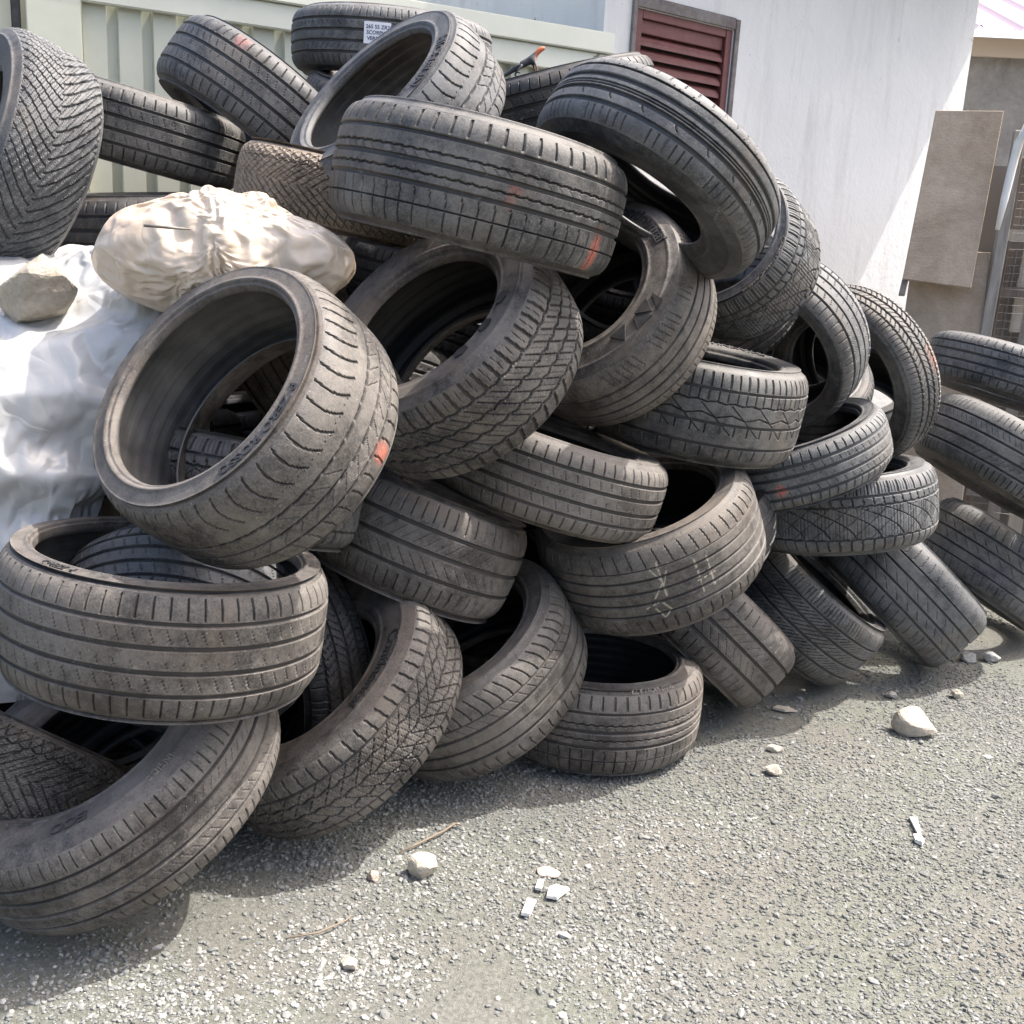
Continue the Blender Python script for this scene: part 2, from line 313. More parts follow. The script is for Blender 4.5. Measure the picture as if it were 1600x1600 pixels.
def make_tyre(T, style, tone, label, liner=None, flat=False, pinch=.12, seed=0, res=1.0, paint=(), chalk=(), group='used tyres in the heap', name='used_tyre'):
    cx, cy, cz = T[0:3]; X = Vector(T[3:6]); A = Vector(T[6:9]); Yv = A.cross(X); R, W, r, o1, o2 = T[9:14]
    mw = Matrix(((X[0], Yv[0], A[0], cx), (X[1], Yv[1], A[1], cy), (X[2], Yv[2], A[2], cz), (0, 0, 0, 1)))
    root = empty(name, mw); tag(root, label, 'tyre', group)
    rng = np.random.RandomState(seed+11)
    N = int(2*math.pi*R/(.0028/res)); tw = .42*W; nv = int(2*tw/(.0023/res)); circ = 2*math.pi*R
    th = np.arange(N)/N*2*math.pi; k = 1+o1*np.cos(2*th)+o2*np.sin(2*th)
    v = np.linspace(-tw, tw, nv); u = (th*R)[:, None]; V = v[None, :]; s = np.abs(v/tw)
    D = treadmap(STY[style], u+rng.rand()*.1, V, tw, circ)
    fade = np.clip((.985-s)/.03, 0, 1)[None, :]; D = D*fade
    wear = .0022*(fbm(np.cos(th)[:, None]*4+seed, np.sin(th)[:, None]*4, V*14, 3)-.5)
    rho = (R-.0045*s**2-.017*s**6)[None, :]+wear-D*.0058
    kk = k[:, None]
    co = np.stack([rho*kk*np.cos(th)[:, None], rho*kk*np.sin(th)[:, None], np.broadcast_to(V, rho.shape)], -1).reshape(-1, 3)
    i = np.arange(N)[:, None]; j = np.arange(nv-1)[None, :]; i2 = (i+1) % N
    q = np.stack([i*nv+j, i2*nv+j, i2*nv+j+1, i*nv+j+1], -1).reshape(-1, 4)
    pm = np.zeros_like(D); cm = np.zeros_like(D)
    tdeg = np.degrees(th)[:, None]
    def ang(a_): return ((tdeg-a_+180) % 360-180)
    for (p, sv, dp, ds, st_) in paint:       # angle, lateral, half sizes, strength
        d = np.sqrt((ang(p)/dp)**2+((V/tw-sv)/ds)**2)+.5*(fbm(u*90, V*90, seed*1., 3)-.5); pm = np.maximum(pm, st_*np.clip((1.35-d)*.9, 0, 1)*np.clip(fbm(u*260, V*260, 7., 3)*2.2-.35, 0, 1))
    for (p0, s0, p1, s1) in chalk:           # thin hand-drawn strokes
        ax_, ay_ = ang(p0)*math.pi/180*R, (V/tw-s0)*tw; bx, by = (p1-p0)*math.pi/180*R, (s1-s0)*tw
        t = np.clip((ax_*bx+ay_*by)/(bx*bx+by*by), 0, 1); d = np.hypot(ax_-t*bx, ay_-t*by); cm = np.maximum(cm, np.clip((.0024-d)/.0012, 0, 1)*(fbm(u*150, V*150, 3., 2) > .28))
    pm = pm*(1-.85*D); cm = cm*(1-.85*D)
    mesh_np('tread', co, quads=q, mat=TREAD[tone], attrs={'depth': D, 'paint': pm, 'chalk': cm}, parent=root)
    # sidewalls
    prof = sidewall_profile(R, W, r, flat)
    Ns = 240 if res > .7 else 120; ts = np.arange(Ns)/Ns*2*math.pi; ks = (1+o1*np.cos(2*ts)+o2*np.sin(2*ts))[:, None]
    def lathe(name_, pr, mat):
        rr, zz = pr[:, 0][None, :], pr[:, 1][None, :]; n = pr.shape[0]
        c = np.stack([rr*ks*np.cos(ts)[:, None], rr*ks*np.sin(ts)[:, None], np.broadcast_to(zz, (Ns, n))], -1).reshape(-1, 3)
        i = np.arange(Ns)[:, None]; j = np.arange(n-1)[None, :]; i2 = (i+1) % Ns
        q_ = np.stack([i*n+j, i2*n+j, i2*n+j+1, i*n+j+1], -1).reshape(-1, 4)
        return mesh_np(name_, c, quads=q_, mat=mat, smooth=True, parent=root)
    def sag(p_):      # the far bead of an unmounted tyre closes inwards
        q_ = p_.copy(); t_ = np.clip((R-.03-q_[:, 0])/(R-.03-r), 0, 1); q_[:, 1] *= 1-pinch*t_**1.3; return q_
    for sg in (1, -1):
        pr = prof[:49].copy(); pr[:, 1] *= sg
        if sg < 0: pr = sag(pr)
        if sg < 0: pr = pr[::-1]
        lathe('sidewall', pr, SIDE[tone])
    inn = prof[48:]
    mid = np.array([(R-.030+(-.0011 if (n_ // 5) % 2 else 0), z_) for n_, z_ in enumerate(np.linspace(.31*W, -.31*W, 61))])
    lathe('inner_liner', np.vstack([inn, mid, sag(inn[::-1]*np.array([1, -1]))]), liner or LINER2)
    return root

TY={
 'A':(-1.3881,2.8247,1.5858,0.0807,-0.5279,-0.8454,-0.6623,-0.6623,0.3504,0.3310,0.2467,0.2095,-0.0115,0.0026),
 'B':(-1.2299,3.3646,1.7329,-0.9759,0.0095,0.2181,0.2182,0.0004,0.9759,0.3257,0.2256,0.2086,-0.0013,-0.0023),
 'C':(-0.8791,3.4709,1.8251,0.8451,-0.2030,-0.4945,-0.5296,-0.1926,-0.8261,0.3187,0.2474,0.2159,0.0100,0.0059),
 'D':(-0.4803,3.6586,2.0585,0.9930,0.1147,-0.0267,-0.0343,0.0649,-0.9973,0.3305,0.2031,0.2106,-0.0029,0.0027),
 'E':(-0.3663,2.8763,1.7469,-0.3720,-0.5334,-0.7597,-0.6029,-0.4834,0.6346,0.3051,0.2481,0.2109,-0.0220,0.0057),
 'F':(-0.5243,2.9326,1.5492,-0.9844,-0.0190,0.1751,0.1752,-0.0026,0.9845,0.2759,0.1948,0.2090,-0.0010,0.0008),
 'G':(-0.1177,2.4681,1.5516,-0.9836,-0.0161,0.1795,0.1793,0.0080,0.9838,0.3356,0.2747,0.2186,0.0009,-0.0008),
 'H':(0.3073,2.6515,1.6212,0.8627,-0.1854,-0.4706,-0.5034,-0.2254,-0.8341,0.3359,0.1919,0.1864,-0.0578,-0.0041),
 'I':(0.0700,3.4250,1.8672,-0.9119,-0.2997,-0.2805,-0.2665,-0.0878,0.9598,0.3227,0.2206,0.2141,-0.0015,-0.0013),
 'J':(0.6039,3.1933,1.4683,-0.0420,-0.5408,-0.8401,-0.6286,-0.6393,0.4430,0.2655,0.2567,0.2092,0.0215,0.0866),
 'K':(0.2273,2.9085,1.2758,-0.2597,-0.5432,-0.7984,-0.6028,-0.5548,0.5735,0.3189,0.2540,0.1881,0.0139,0.0561),
 'L':(-0.1794,2.5150,1.1848,-0.4159,-0.5272,-0.7409,-0.5409,-0.5115,0.6676,0.3305,0.2824,0.2088,-0.0268,0.0207),
 'M':(-0.5465,2.0313,1.0735,-0.2859,-0.5416,-0.7905,-0.5332,-0.5956,0.6009,0.3156,0.2720,0.2382,-0.0488,0.0375),
 'N':(0.5267,3.0547,1.0395,-0.9915,-0.0568,0.1173,0.1201,-0.0481,0.9916,0.3207,0.2912,0.2106,-0.0143,0.0001),
 'O':(0.7981,3.3220,1.2018,0.8033,-0.2406,-0.5448,-0.5457,-0.6637,-0.5116,0.2973,0.2232,0.2234,0.0189,0.0002),
 'P':(1.1343,3.5238,1.0855,0.5860,-0.3787,-0.7164,-0.7750,-0.5203,-0.3588,0.3081,0.1733,0.2150,0.0192,0.0037),
 'Q':(0.8889,3.2416,0.8506,-0.8735,-0.3387,-0.3498,-0.3624,-0.0276,0.9316,0.2987,0.1943,0.2186,0.0073,-0.0029),
 'R':(0.0848,2.7779,0.8560,-0.9658,0.0355,0.2567,0.2583,0.0491,0.9648,0.3351,0.2329,0.2102,0.0006,-0.0055),
 'S':(-0.2516,2.6703,0.6676,-0.9415,0.0832,0.3266,0.3365,0.1729,0.9257,0.2868,0.2895,0.2174,0.0035,-0.0176),
 'T':(0.4034,2.8948,0.6430,-0.8338,-0.3711,-0.4088,-0.3662,-0.1826,0.9125,0.3287,0.3024,0.2271,-0.0126,0.0086),
 'U':(1.0890,3.3768,0.6757,-0.9694,-0.2098,-0.1274,-0.1445,0.0679,0.9872,0.3232,0.2589,0.2107,-0.0021,0.0074),
 'V':(1.0500,3.4971,0.2707,-0.7528,0.2798,0.5958,0.5920,-0.1081,0.7987,0.2989,0.2930,0.2100,-0.0137,-0.0156),
 'W':(1.4672,3.6911,0.3050,-0.6974,0.3170,0.6427,0.6755,-0.0087,0.7373,0.3229,0.3044,0.2107,-0.0047,0.0048),
 'X':(0.6416,3.2070,0.2959,-0.7485,0.2828,0.5998,0.6541,0.1662,0.7379,0.3233,0.2756,0.2115,-0.0038,0.0052),
 'Y':(0.2821,2.8960,0.1420,-0.9924,-0.1219,0.0152,0.0137,0.0134,0.9998,0.3180,0.2781,0.2295,0.0158,0.0096),
 'Z':(-0.1026,2.7005,0.2973,-0.7085,-0.4437,-0.5489,-0.4650,-0.2916,0.8359,0.3318,0.2982,0.2250,0.0131,0.0043),
 'AA':(-0.4364,2.4035,0.2984,-0.5985,-0.4854,-0.6373,-0.5461,-0.3348,0.7679,0.3508,0.2504,0.2052,0.0054,-0.0046),
 'AB':(-0.8388,2.0344,0.2795,-0.7516,-0.4225,-0.5066,-0.3984,-0.3214,0.8591,0.3584,0.2548,0.2076,0.0028,-0.0164),
 'AC':(-0.7053,2.0050,0.6620,-0.9925,-0.0666,0.1021,0.0971,0.0745,0.9925,0.3233,0.2794,0.2572,0.0164,-0.0124),
 'AD':(1.9713,4.1577,1.0567,0.9633,-0.0413,-0.2654,-0.2674,-0.0543,-0.9621,0.3398,0.2022,0.2100,-0.0001,-0.0005),
 'AE':(1.8794,3.8955,0.7511,0.8717,-0.1758,-0.4575,-0.4699,-0.0350,-0.8820,0.3406,0.2719,0.2101,-0.0004,-0.0011),
 'AF':(2.0037,4.1238,0.2810,0.8398,-0.2081,-0.5015,-0.5221,-0.0559,-0.8511,0.3221,0.3002,0.2104,0.0044,0.0032),
 'AG':(-0.5665,2.6416,0.9572,0.1403,0.1864,-0.9724,0.2483,-0.9574,-0.1477,0.2914,0.2419,0.2189,-0.0165,0.0249),
 'AH':(-0.6571,2.4475,0.8278,-0.9888,-0.0393,0.1442,0.1308,0.2403,0.9619,0.2900,0.2323,0.2160,0.0002,0.0003),
 'AI':(-0.7348,2.2073,0.5289,0.9938,0.0886,-0.0679,0.0358,-0.8294,-0.5576,0.2926,0.2267,0.2184,0.0022,-0.0137),
 'AK':(-1.1150,2.0849,0.2496,-0.9366,0.0913,0.3382,0.3303,0.5517,0.7658,0.2996,0.2046,0.2145,0.0000,-0.0000),
 'AK2':(-1.0531,2.2848,0.1811,-0.9855,-0.0238,0.1679,0.1695,-0.1218,0.9780,0.2790,0.2641,0.2158,0.0000,0.0000),
 'AL':(-0.2679,3.2430,1.3631,-0.9929,-0.1160,0.0247,0.0436,-0.1631,0.9857,0.2927,0.2070,0.2115,-0.0028,-0.0011),
 'AM':(0.1186,3.2186,1.3587,-0.2229,0.5026,0.8353,0.6136,-0.5935,0.5208,0.2633,0.2723,0.2189,0.0000,0.0000),
 'AN':(0.5526,3.1279,0.6556,-0.8742,-0.3381,-0.3486,-0.2454,-0.3121,0.9178,0.2679,0.2362,0.2143,0.0000,0.0000),
 'AO':(-0.5788,2.6131,0.3076,0.4077,-0.4516,-0.7936,-0.7840,-0.6186,-0.0508,0.3120,0.2055,0.2113,0.0000,0.0000),
 'AQ':(-0.6052,2.9557,1.1203,-0.3535,0.4688,0.8095,0.8506,-0.1990,0.4868,0.2615,0.2349,0.2106,-0.0003,-0.0006),
 'BQ':(-1.1658,3.3000,1.4318,-0.9829,-0.1723,-0.0657,-0.0521,-0.0828,0.9952,0.3200,0.2350,0.2100,0.0000,0.0000),
 'BA':(-0.4355,3.5126,1.8358,-0.9937,-0.0857,0.0724,0.0910,-0.2381,0.9670,0.3038,0.2201,0.2145,0.0000,0.0000),
 'BB':(0.3422,3.4450,1.6276,-0.9002,-0.3126,-0.3033,-0.1925,-0.3391,0.9208,0.2838,0.2241,0.2158,0.0000,0.0000),
 'BC':(0.6588,3.6673,1.3080,-0.5642,-0.4956,-0.6604,-0.4129,-0.5232,0.7455,0.3052,0.2075,0.2109,0.0000,0.0000),
 'BD':(-0.1106,3.4597,1.5961,-0.9926,-0.1200,0.0183,0.0464,-0.2363,0.9706,0.2964,0.2016,0.2134,0.0000,0.0000),
 'BE':(0.9409,3.6408,1.0501,-0.9938,-0.0968,0.0550,0.1000,-0.5586,0.8234,0.2977,0.2048,0.2148,0.0000,0.0000),
 'BF':(1.2247,3.8880,0.9685,-0.8509,-0.3579,-0.3846,-0.1738,-0.4991,0.8489,0.2909,0.2377,0.2135,0.0000,0.0000),
 'BG':(0.3535,3.5171,1.3670,-0.9810,-0.1786,-0.0761,0.0296,-0.5250,0.8506,0.2806,0.2035,0.2149,0.0000,0.0000),
}
FILL = [(-1.2, 2.9, 0.12, -0.28, -0.57, 0.77), (-0.9, 3.1, 0.12, 0.08, -0.51, 0.85), (-1.7, 3.2, 0.12, -0.11, -0.14, 0.98), (-0.7, 3.2, 0.12, 0.02, 0.37, 0.93), (-0.4, 3.4, 0.12, -0.22, 0.28, 0.93), (-0.2, 3.5, 0.12, 0.41, -0.39, 0.82), (-0.1, 3.6, 0.12, -0.25, 0.02, 0.97), (0.4, 3.9, 0.12, 0.29, 0.13, 0.95), (0.9, 4.1, 0.12, 0.53, -0.09, 0.84), (-1.7, 3.0, 0.35, 0.04, -0.1, 0.99), (-1.0, 3.4, 0.35, -0.12, 0.39, 0.91), (-0.1, 3.4, 0.35, 0.03, -0.25, 0.97), (-0.8, 3.6, 0.35, 0.53, 0.08, 0.84), (0.4, 3.8, 0.35, 0.19, 0.21, 0.96), (-1.7, 3.1, 0.58, 0.26, -0.07, 0.96), (-1.1, 3.1, 0.58, 0.08, 0.24, 0.97), (-0.5, 3.3, 0.58, -0.05, -0.16, 0.99), (-0.4, 3.5, 0.58, 0.07, 0.0, 1.0), (0.0, 3.7, 0.58, -0.09, 0.08, 0.99), (0.6, 3.8, 0.58, -0.2, 0.07, 0.98), (0.9, 4.0, 0.58, -0.07, -0.03, 1.0), (-1.1, 2.9, 0.81, -0.13, 0.12, 0.98), (-1.7, 3.1, 0.81, 0.22, -0.22, 0.95), (-0.9, 3.3, 0.81, -0.13, -0.01, 0.99), (-0.3, 3.3, 0.81, -0.16, -0.14, 0.98), (-1.1, 3.5, 0.81, 0.11, -0.17, 0.98), (0.2, 3.7, 0.81, -0.25, 0.07, 0.97), (0.6, 4.0, 0.81, -0.02, 0.15, 0.99), (-1.5, 2.8, 1.04, 0.13, -0.24, 0.96), (-1.4, 3.1, 1.04, 0.32, 0.08, 0.94), (-0.5, 3.1, 1.04, 0.13, 0.25, 0.96), (-1.4, 3.4, 1.04, -0.26, -0.0, 0.96), (-0.2, 3.6, 1.04, 0.29, 0.24, 0.93), (-0.8, 3.7, 1.04, -0.01, 0.31, 0.95), (0.1, 3.7, 1.04, -0.2, 0.28, 0.94), (-0.7, 3.7, 1.27, -0.08, 0.32, 0.94), (-0.1, 3.9, 1.27, -0.24, 0.17, 0.96)]
# style, tone, label, options
SPEC = {
 'A': ('wintv', 'cool', 'big tyre standing upright at the far left edge with a dense arrow-shaped winter tread', {}),
 'B': ('rib4', 'grey', 'tyre leaning behind the plastic bundle, right of the upright arrow-tread tyre', {}),
 'C': ('rib4', 'pink', 'tilted tyre before the cream container, faded pink mark on its tread', dict(paint=[(89.5, -.88, 4.5, .3, .8)])),
 'D': ('rib4fine', 'cool', 'cleaner black tyre at the very top of the heap with a white paper sticker', {}),
 'E': ('flow', 'cool', 'tyre near the top leaning open to the left, with MICHELIN lettering on its sidewall', dict(liner=LINER, pinch=.35)),
 'F': ('wintd', 'tan', 'brown dusty winter tyre with diagonal lugs, just above the crumpled plastic bundle', {}),
 'G': ('sport', 'grey', 'large wide tyre lying nearly flat near the top front, orange paint at its right end', dict(paint=[(146.5, -.70, 3.0, .42, .9), (104.4+.6, .02, 2.6, .12, .30), (103.2, -.2, 2.2, .12, .26)])),
 'H': ('wide', 'cool', 'big worn wide tyre tilted at the top right of the heap against the white wall', {}),
 'I': ('rib4', 'dark', 'tyre lying flat at the top back with the lizard on its rim edge', {}),
 'J': ('wintb', 'cool', 'winter tyre tucked under the big worn tyre, with ContiWinter lettering on its sidewall', {}),
 'K': ('worn', 'warm', 'leaning tyre below the wide front tyre, with big Continental letters and dark arrow shapes', {}),
 'L': ('off', 'warm', 'chunky off-road tyre in the middle with deep zigzag lugs and an open dark hole', {}),
 'M': ('flow', 'warm', 'large low-profile tyre leaning open at the left, orange dab on its tread', dict(liner=LINER, pinch=.50, paint=[(86.1, -.78, 3.6, .22, .95)])),
 'N': ('asym', 'grey', 'flat-lying tyre right of the middle with zigzag ribs and short slots, below the winter tyre', {}),
 'O': ('rib4', 'cool', 'tyre tilted on edge beside the white wall, its dark opening facing left', {}),
 'P': ('allsea', 'grey', 'narrow leaning tyre at the right with fine zigzag grooves and a faint orange smear', dict(paint=[(65.1, -.56, 9, .25, .35)])),
 'Q': ('rib4', 'cool', 'slanting tyre at the right with a round orange paint dot on its lower tread', dict(paint=[(47.6, -.23, 3.2, .22, 1)])),
 'R': ('rib4', 'warm', 'tyre lying flat in the centre of the heap, directly below the chunky off-road tyre', {}),
 'S': ('rib3', 'warm', 'tyre wedged below the open low-profile tyre, its straight grooves running down to the right', {}),
 'T': ('thin5', 'warm', 'tyre tilted forward in the lower middle with chalk letters scrawled on its tread', dict(chalk=[(a+85.2-92, b, c+85.2-92, d) for a, b, c, d in [(95, .50, 95.5, -.28), (89, .46, 89.5, -.32), (97, .12, 87, .10), (97, .0, 87, -.03), (77, .62, 72, .12), (72, .7, 72.5, -.1), (72, .28, 68, .6), (72, .2, 67, -.1), (70, -.25, 73, -.45), (73, -.45, 69, -.6), (69, -.6, 66, -.35), (69, -.2, 62, -.3)]])),
 'U': ('wintb', 'cool', 'winter tyre with curved arcs in its tread, below the orange-dotted tyre', {}),
 'V': ('diag', 'grey', 'slanted tyre on the ground with four deep grooves filled by diagonal lugs', {}),
 'W': ('worn2', 'cool', 'worn slanted tyre on the ground, rightmost of the three slanting ground tyres', {}),
 'X': ('rib3', 'warm', 'slanted tyre on the ground right of the flat front tyre, with smooth worn shoulders', {}),
 'Y': ('sport', 'warm', 'tyre lying flat on the gravel at the front middle, PILOT SPORT on its sidewall', {}),
 'Z': ('curve', 'warm', 'tyre leaning on the gravel with long curved shoulder cuts, left of the flat front tyre', {}),
 'AA': ('wintz', 'warm', 'leaning winter tyre on the gravel with zigzag blocks and raised Continental letters', {}),
 'AB': ('rib4fine', 'warm', 'bottom left corner tyre leaning on the gravel, INSIDE lettering on its brownish sidewall', {}),
 'AC': ('rib4', 'warm', 'large tyre lying flat at the left under the open low-profile tyre, marked P ZERO', dict(liner=LINER)),
 'AD': ('rib4', 'cool', 'uppermost of the three tyres at the right edge', {}),
 'AE': ('rib4fine', 'grey', 'middle one of the three tyres at the right edge', {}),
 'AF': ('worn2', 'cool', 'lowest of the three tyres at the right edge, bluish and shaded', {}),
 'AG': ('wintd', 'grey', 'tyre standing inside the heap, seen with its own dark hole through the big open tyre', {}),
 'AH': ('wintb', 'grey', 'blocky winter tyre seen low through the opening of the big open tyre', {}),
 'AI': ('rib4', 'cool', 'smooth dark tyre tilted inside the hole of the large flat tyre at the left', {}),
 'AK': ('wintd', 'warm', 'winter tyre lying inside the hole of the bottom left corner tyre', {}),
 'AK2': ('wintb', 'dark', 'dark tyre deep behind the winter tyre within the bottom left corner tyre', {}),
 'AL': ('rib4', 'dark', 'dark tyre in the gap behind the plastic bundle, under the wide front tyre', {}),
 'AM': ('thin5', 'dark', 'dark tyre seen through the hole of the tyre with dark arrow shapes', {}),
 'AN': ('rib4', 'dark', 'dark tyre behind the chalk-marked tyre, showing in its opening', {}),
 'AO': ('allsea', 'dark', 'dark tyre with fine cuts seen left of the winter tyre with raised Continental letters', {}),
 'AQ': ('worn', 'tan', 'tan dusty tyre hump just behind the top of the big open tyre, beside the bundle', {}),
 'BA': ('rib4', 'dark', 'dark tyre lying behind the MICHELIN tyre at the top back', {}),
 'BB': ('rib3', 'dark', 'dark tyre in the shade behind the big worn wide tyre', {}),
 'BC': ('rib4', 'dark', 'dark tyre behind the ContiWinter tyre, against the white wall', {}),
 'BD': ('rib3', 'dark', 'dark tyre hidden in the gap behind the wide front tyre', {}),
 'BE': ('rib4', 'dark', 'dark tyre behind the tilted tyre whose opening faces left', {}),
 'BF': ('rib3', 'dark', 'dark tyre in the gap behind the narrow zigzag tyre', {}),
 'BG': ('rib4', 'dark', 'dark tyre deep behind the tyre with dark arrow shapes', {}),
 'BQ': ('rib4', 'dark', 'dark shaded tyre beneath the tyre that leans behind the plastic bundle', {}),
}
ROOT = {}
for n_, (k_, (style, tone, label, opt)) in enumerate(SPEC.items()):
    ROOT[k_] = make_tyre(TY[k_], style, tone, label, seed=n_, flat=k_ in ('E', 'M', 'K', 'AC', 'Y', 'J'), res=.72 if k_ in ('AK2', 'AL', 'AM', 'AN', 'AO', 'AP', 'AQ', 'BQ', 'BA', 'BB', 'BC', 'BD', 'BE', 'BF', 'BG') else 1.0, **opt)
for n_, (x, y, z, ax_, ay_, az_) in enumerate(FILL):  # added tyres that block light and keep the inside of the heap dark
    A_ = Vector((ax_, ay_, az_)).normalized(); X_ = A_.cross(Vector((0, 1, .1))).normalized()
    make_tyre((x, y, z, *X_, *A_, .31, .22, .21, 0, 0), ['rib4', 'rib3', 'allsea'][n_ % 3], 'dark', 'dark tyre added inside the heap to block light', seed=60+n_, res=.36, group='dark tyres added inside the heap to block light')
def dims(k): return (*TY[k][9:12], k in ('E', 'M', 'K', 'AC', 'Y', 'J'))
def let(k, s, phi, f, size, mat, track=1.0): letters(ROOT[k], s, phi, dims(k)[2]+f*(dims(k)[0]-dims(k)[2]), size, dims(k), mat, track, oval=TY[k][12:14])
let('E', 'MICHELIN', 112.7, .34, .034, LET_DARK, 1.15)
let('J', 'ContiWinterContact', 66.7, .50, .020, LET_DUST, 1.0)
let('K', 'Continental', 137.0+42, .42, .050, LET_DARK, 1.1)
let('AA', 'Continental', 118.9+18, .42, .046, LET_DARK, 1.0)
let('AC', 'P ZERO', 53.9+14, .30, .022, LET_DARK, 1.1)
let('M', 'P ZERO ROSSO', 88.0, .32, .022, LET_DARK, 1.3)
let('Y', 'PILOT SPORT 4 ZP', 126.1, .58, .017, LET_DUST, 1.0)
let('AB', 'INSIDE', 116.6, .62, .020, LET_DUST, 1.05)
let('AB', 'ECO', 81.3, .42, .036, LET_DARK, 1.05)
let('N', 'CONTINENTAL', -141.4+58, .45, .036, LET_DARK, 1.15)
kp = 56.3-48
for pl_ in [[(a+kp, b+.022) for a, b in pl] for pl in [[(64, .222), (52, .222), (58, .262)], [(50, .228), (46, .266), (56, .268)], [(44, .222), (32, .222), (38, .262)], [(66, .266), (60, .270), (68, .230)]]]: patch(ROOT['K'], [pl_], dims('K'), LET_DARK, lift=.0075)
lp = 85.7-66
for pl_ in [[(a+lp, b+.012) for a, b in pl] for pl in [[(66, .235), (62, .228), (58, .235), (58, .250), (62, .257), (66, .250)], [(84, .235), (80, .228), (76, .235), (76, .250), (80, .257), (84, .250)], [(48, .235), (44, .228), (40, .235), (40, .250), (44, .257), (48, .250)]]]: patch(ROOT['L'], [pl_], dims('L'), LET_DARK, lift=.003)
# paper label on the top tyre
def paper_mat():
    b = NB('label_paper'); b.col((.72, .74, .78)); return b.set(Roughness=.55)
PAPER = paper_mat(); INK = NB('label_ink'); INK.col((.05, .07, .16)); INK = INK.set(Roughness=.6)
def tread_sticker(k, p0, p1, s0, s1, lines=(), size=.012):
    R, W, r, _ = dims(k); tw = .42*W; ph = np.radians(np.linspace(p0, p1, 14)); vv = np.linspace(s0*tw, s1*tw, 6)
    top = np.array([[(R+.0022)*math.cos(p), (R+.0022)*math.sin(p), v_] for p in ph for v_ in vv]); bot = np.array([[(R-.001)*math.cos(p), (R-.001)*math.sin(p), v_] for p in ph for v_ in vv]); n = len(top)
    q = [(i*6+j, (i+1)*6+j, (i+1)*6+j+1, i*6+j+1) for i in range(13) for j in range(5)]; q2 = [tuple(n+c for c in f[::-1]) for f in q]
    bord = [(i*6, (i+1)*6) for i in range(13)]+[((i+1)*6+5, i*6+5) for i in range(13)]+[(j+1, j) for j in range(5)]+[(78+j, 78+j+1) for j in range(5)]
    q3 = [(b_, a_, a_+n, b_+n) for a_, b_ in bord]
    st = mesh_np('sticker', np.vstack([top, bot]), quads=q+q2+q3, mat=PAPER, parent=ROOT[k])
    for li, (s, ang0, lat) in enumerate(lines):
        co, fa = text_verts(s); th = math.radians(ang0)+co[:, 0]*size/R*SGN.get(k, 1); v_ = lat*tw+co[:, 1]*size*SGN.get(k, 1)
        mesh_np('printed_text', np.stack([(R+.0034)*np.cos(th), (R+.0034)*np.sin(th), v_], 1), tris=fa, mat=INK, parent=st)
SGN = {'D': -1}
d0 = 97.1
tread_sticker('D', d0-7, d0+7, -.46, .26, [('265 55 ZR20', d0+6, -.24), ('SCORPION', d0+5.6, -.05), ('VERDE', d0+5.2, .14)], .015)

# ------------------------------------------------------------------ gravel yard
def ground_mat():
    b = NB('gravel_dust'); tc = b.n('TexCoord'); c = tc.outputs['Object']
    big = b.noise(c, .9, 5, .6, .4); med = b.noise(c, 5, 5, .65); fine = b.noise(c, 90, 5, .75); gr = b.noise(c, 300, 3, .7)
    c1 = b.ramp(big, [(.36, (.115, .108, .088)), (.52, (.100, .105, .092)), (.66, (.135, .138, .127))])
    c2 = b.mix(b.math('MULTIPLY', med, .5), c1, (.12, .11, .09))
    gm = b.n('SeparateXYZ'); b.l(c, gm.inputs[0]); gp = b.ramp(b.noise(c, 1.7, 4, .55), [(.47, (0, 0, 0)), (.62, (1, 1, 1))]); gs = b.n('SeparateColor'); b.l(gp, gs.inputs[0])
    c2 = b.mix(b.math('MULTIPLY', gs.outputs[0], .5), c2, (.100, .120, .082))
    f = b.ramp(fine, [(.36, (.0, .0, .0)), (.62, (1, 1, 1))]); sp = b.n('SeparateColor'); b.l(f, sp.inputs[0])
    c3 = b.mix(b.math('MULTIPLY', sp.outputs[0], .38), c2, (.34, .335, .31))
    g = b.ramp(gr, [(.42, (0, 0, 0)), (.70, (1, 1, 1))]); s2 = b.n('SeparateColor'); b.l(g, s2.inputs[0])
    c4 = b.mix(b.math('MULTIPLY', s2.outputs[0], .5), c3, (.10, .098, .09)); b.col(c4)
    b.bump(b.math('ADD', b.math('MULTIPLY', fine, .7), b.math('MULTIPLY', gr, .3)), .8, .012); return b.set(Roughness=.95, Specular_IOR_Level=.2)
gx = np.concatenate([[-60, -20, -8], np.linspace(-3.5, 5, 260), [9, 20, 60]]); gy = np.concatenate([[-40, -10, -2], np.linspace(.6, 7.5, 220), [10, 30, 90]])
GX, GY = np.meshgrid(gx, gy, indexing='ij')
def gz(x, y): return .022*(fbm(x*1.1+50, y*1.1+50, 0.*x, 3)-.44)+.006*(fbm(x*9+50, y*9+50, 0.*x+3, 3)-.44)
def near(x, y): return np.clip(1-np.maximum(np.abs(x-.75)-3.9, np.abs(y-4)-3.1)/.6, 0, 1)
GZ = gz(GX, GY)*near(GX, GY)-.008
n1_, n2_ = GX.shape; ii, jj = np.arange(n1_-1)[:, None], np.arange(n2_-1)[None, :]
gq = np.stack([ii*n2_+jj, (ii+1)*n2_+jj, (ii+1)*n2_+jj+1, ii*n2_+jj+1], -1).reshape(-1, 4)
g_ = mesh_np('ground', np.stack([GX, GY, GZ], -1).reshape(-1, 3), quads=gq, mat=ground_mat(), smooth=True); tag(g_, kind='structure')
def pebble_mat():
    b = NB('pebble_stone'); at = b.n('Attribute', attribute_name='tone')
    b.col(b.ramp(at.outputs['Fac'], [(0, (.07, .07, .064)), (.35, (.118, .121, .114)), (.7, (.19, .194, .184)), (.93, (.275, .272, .255)), (1, (.40, .385, .355))])); return b.set(Roughness=.9, Specular_IOR_Level=.2)
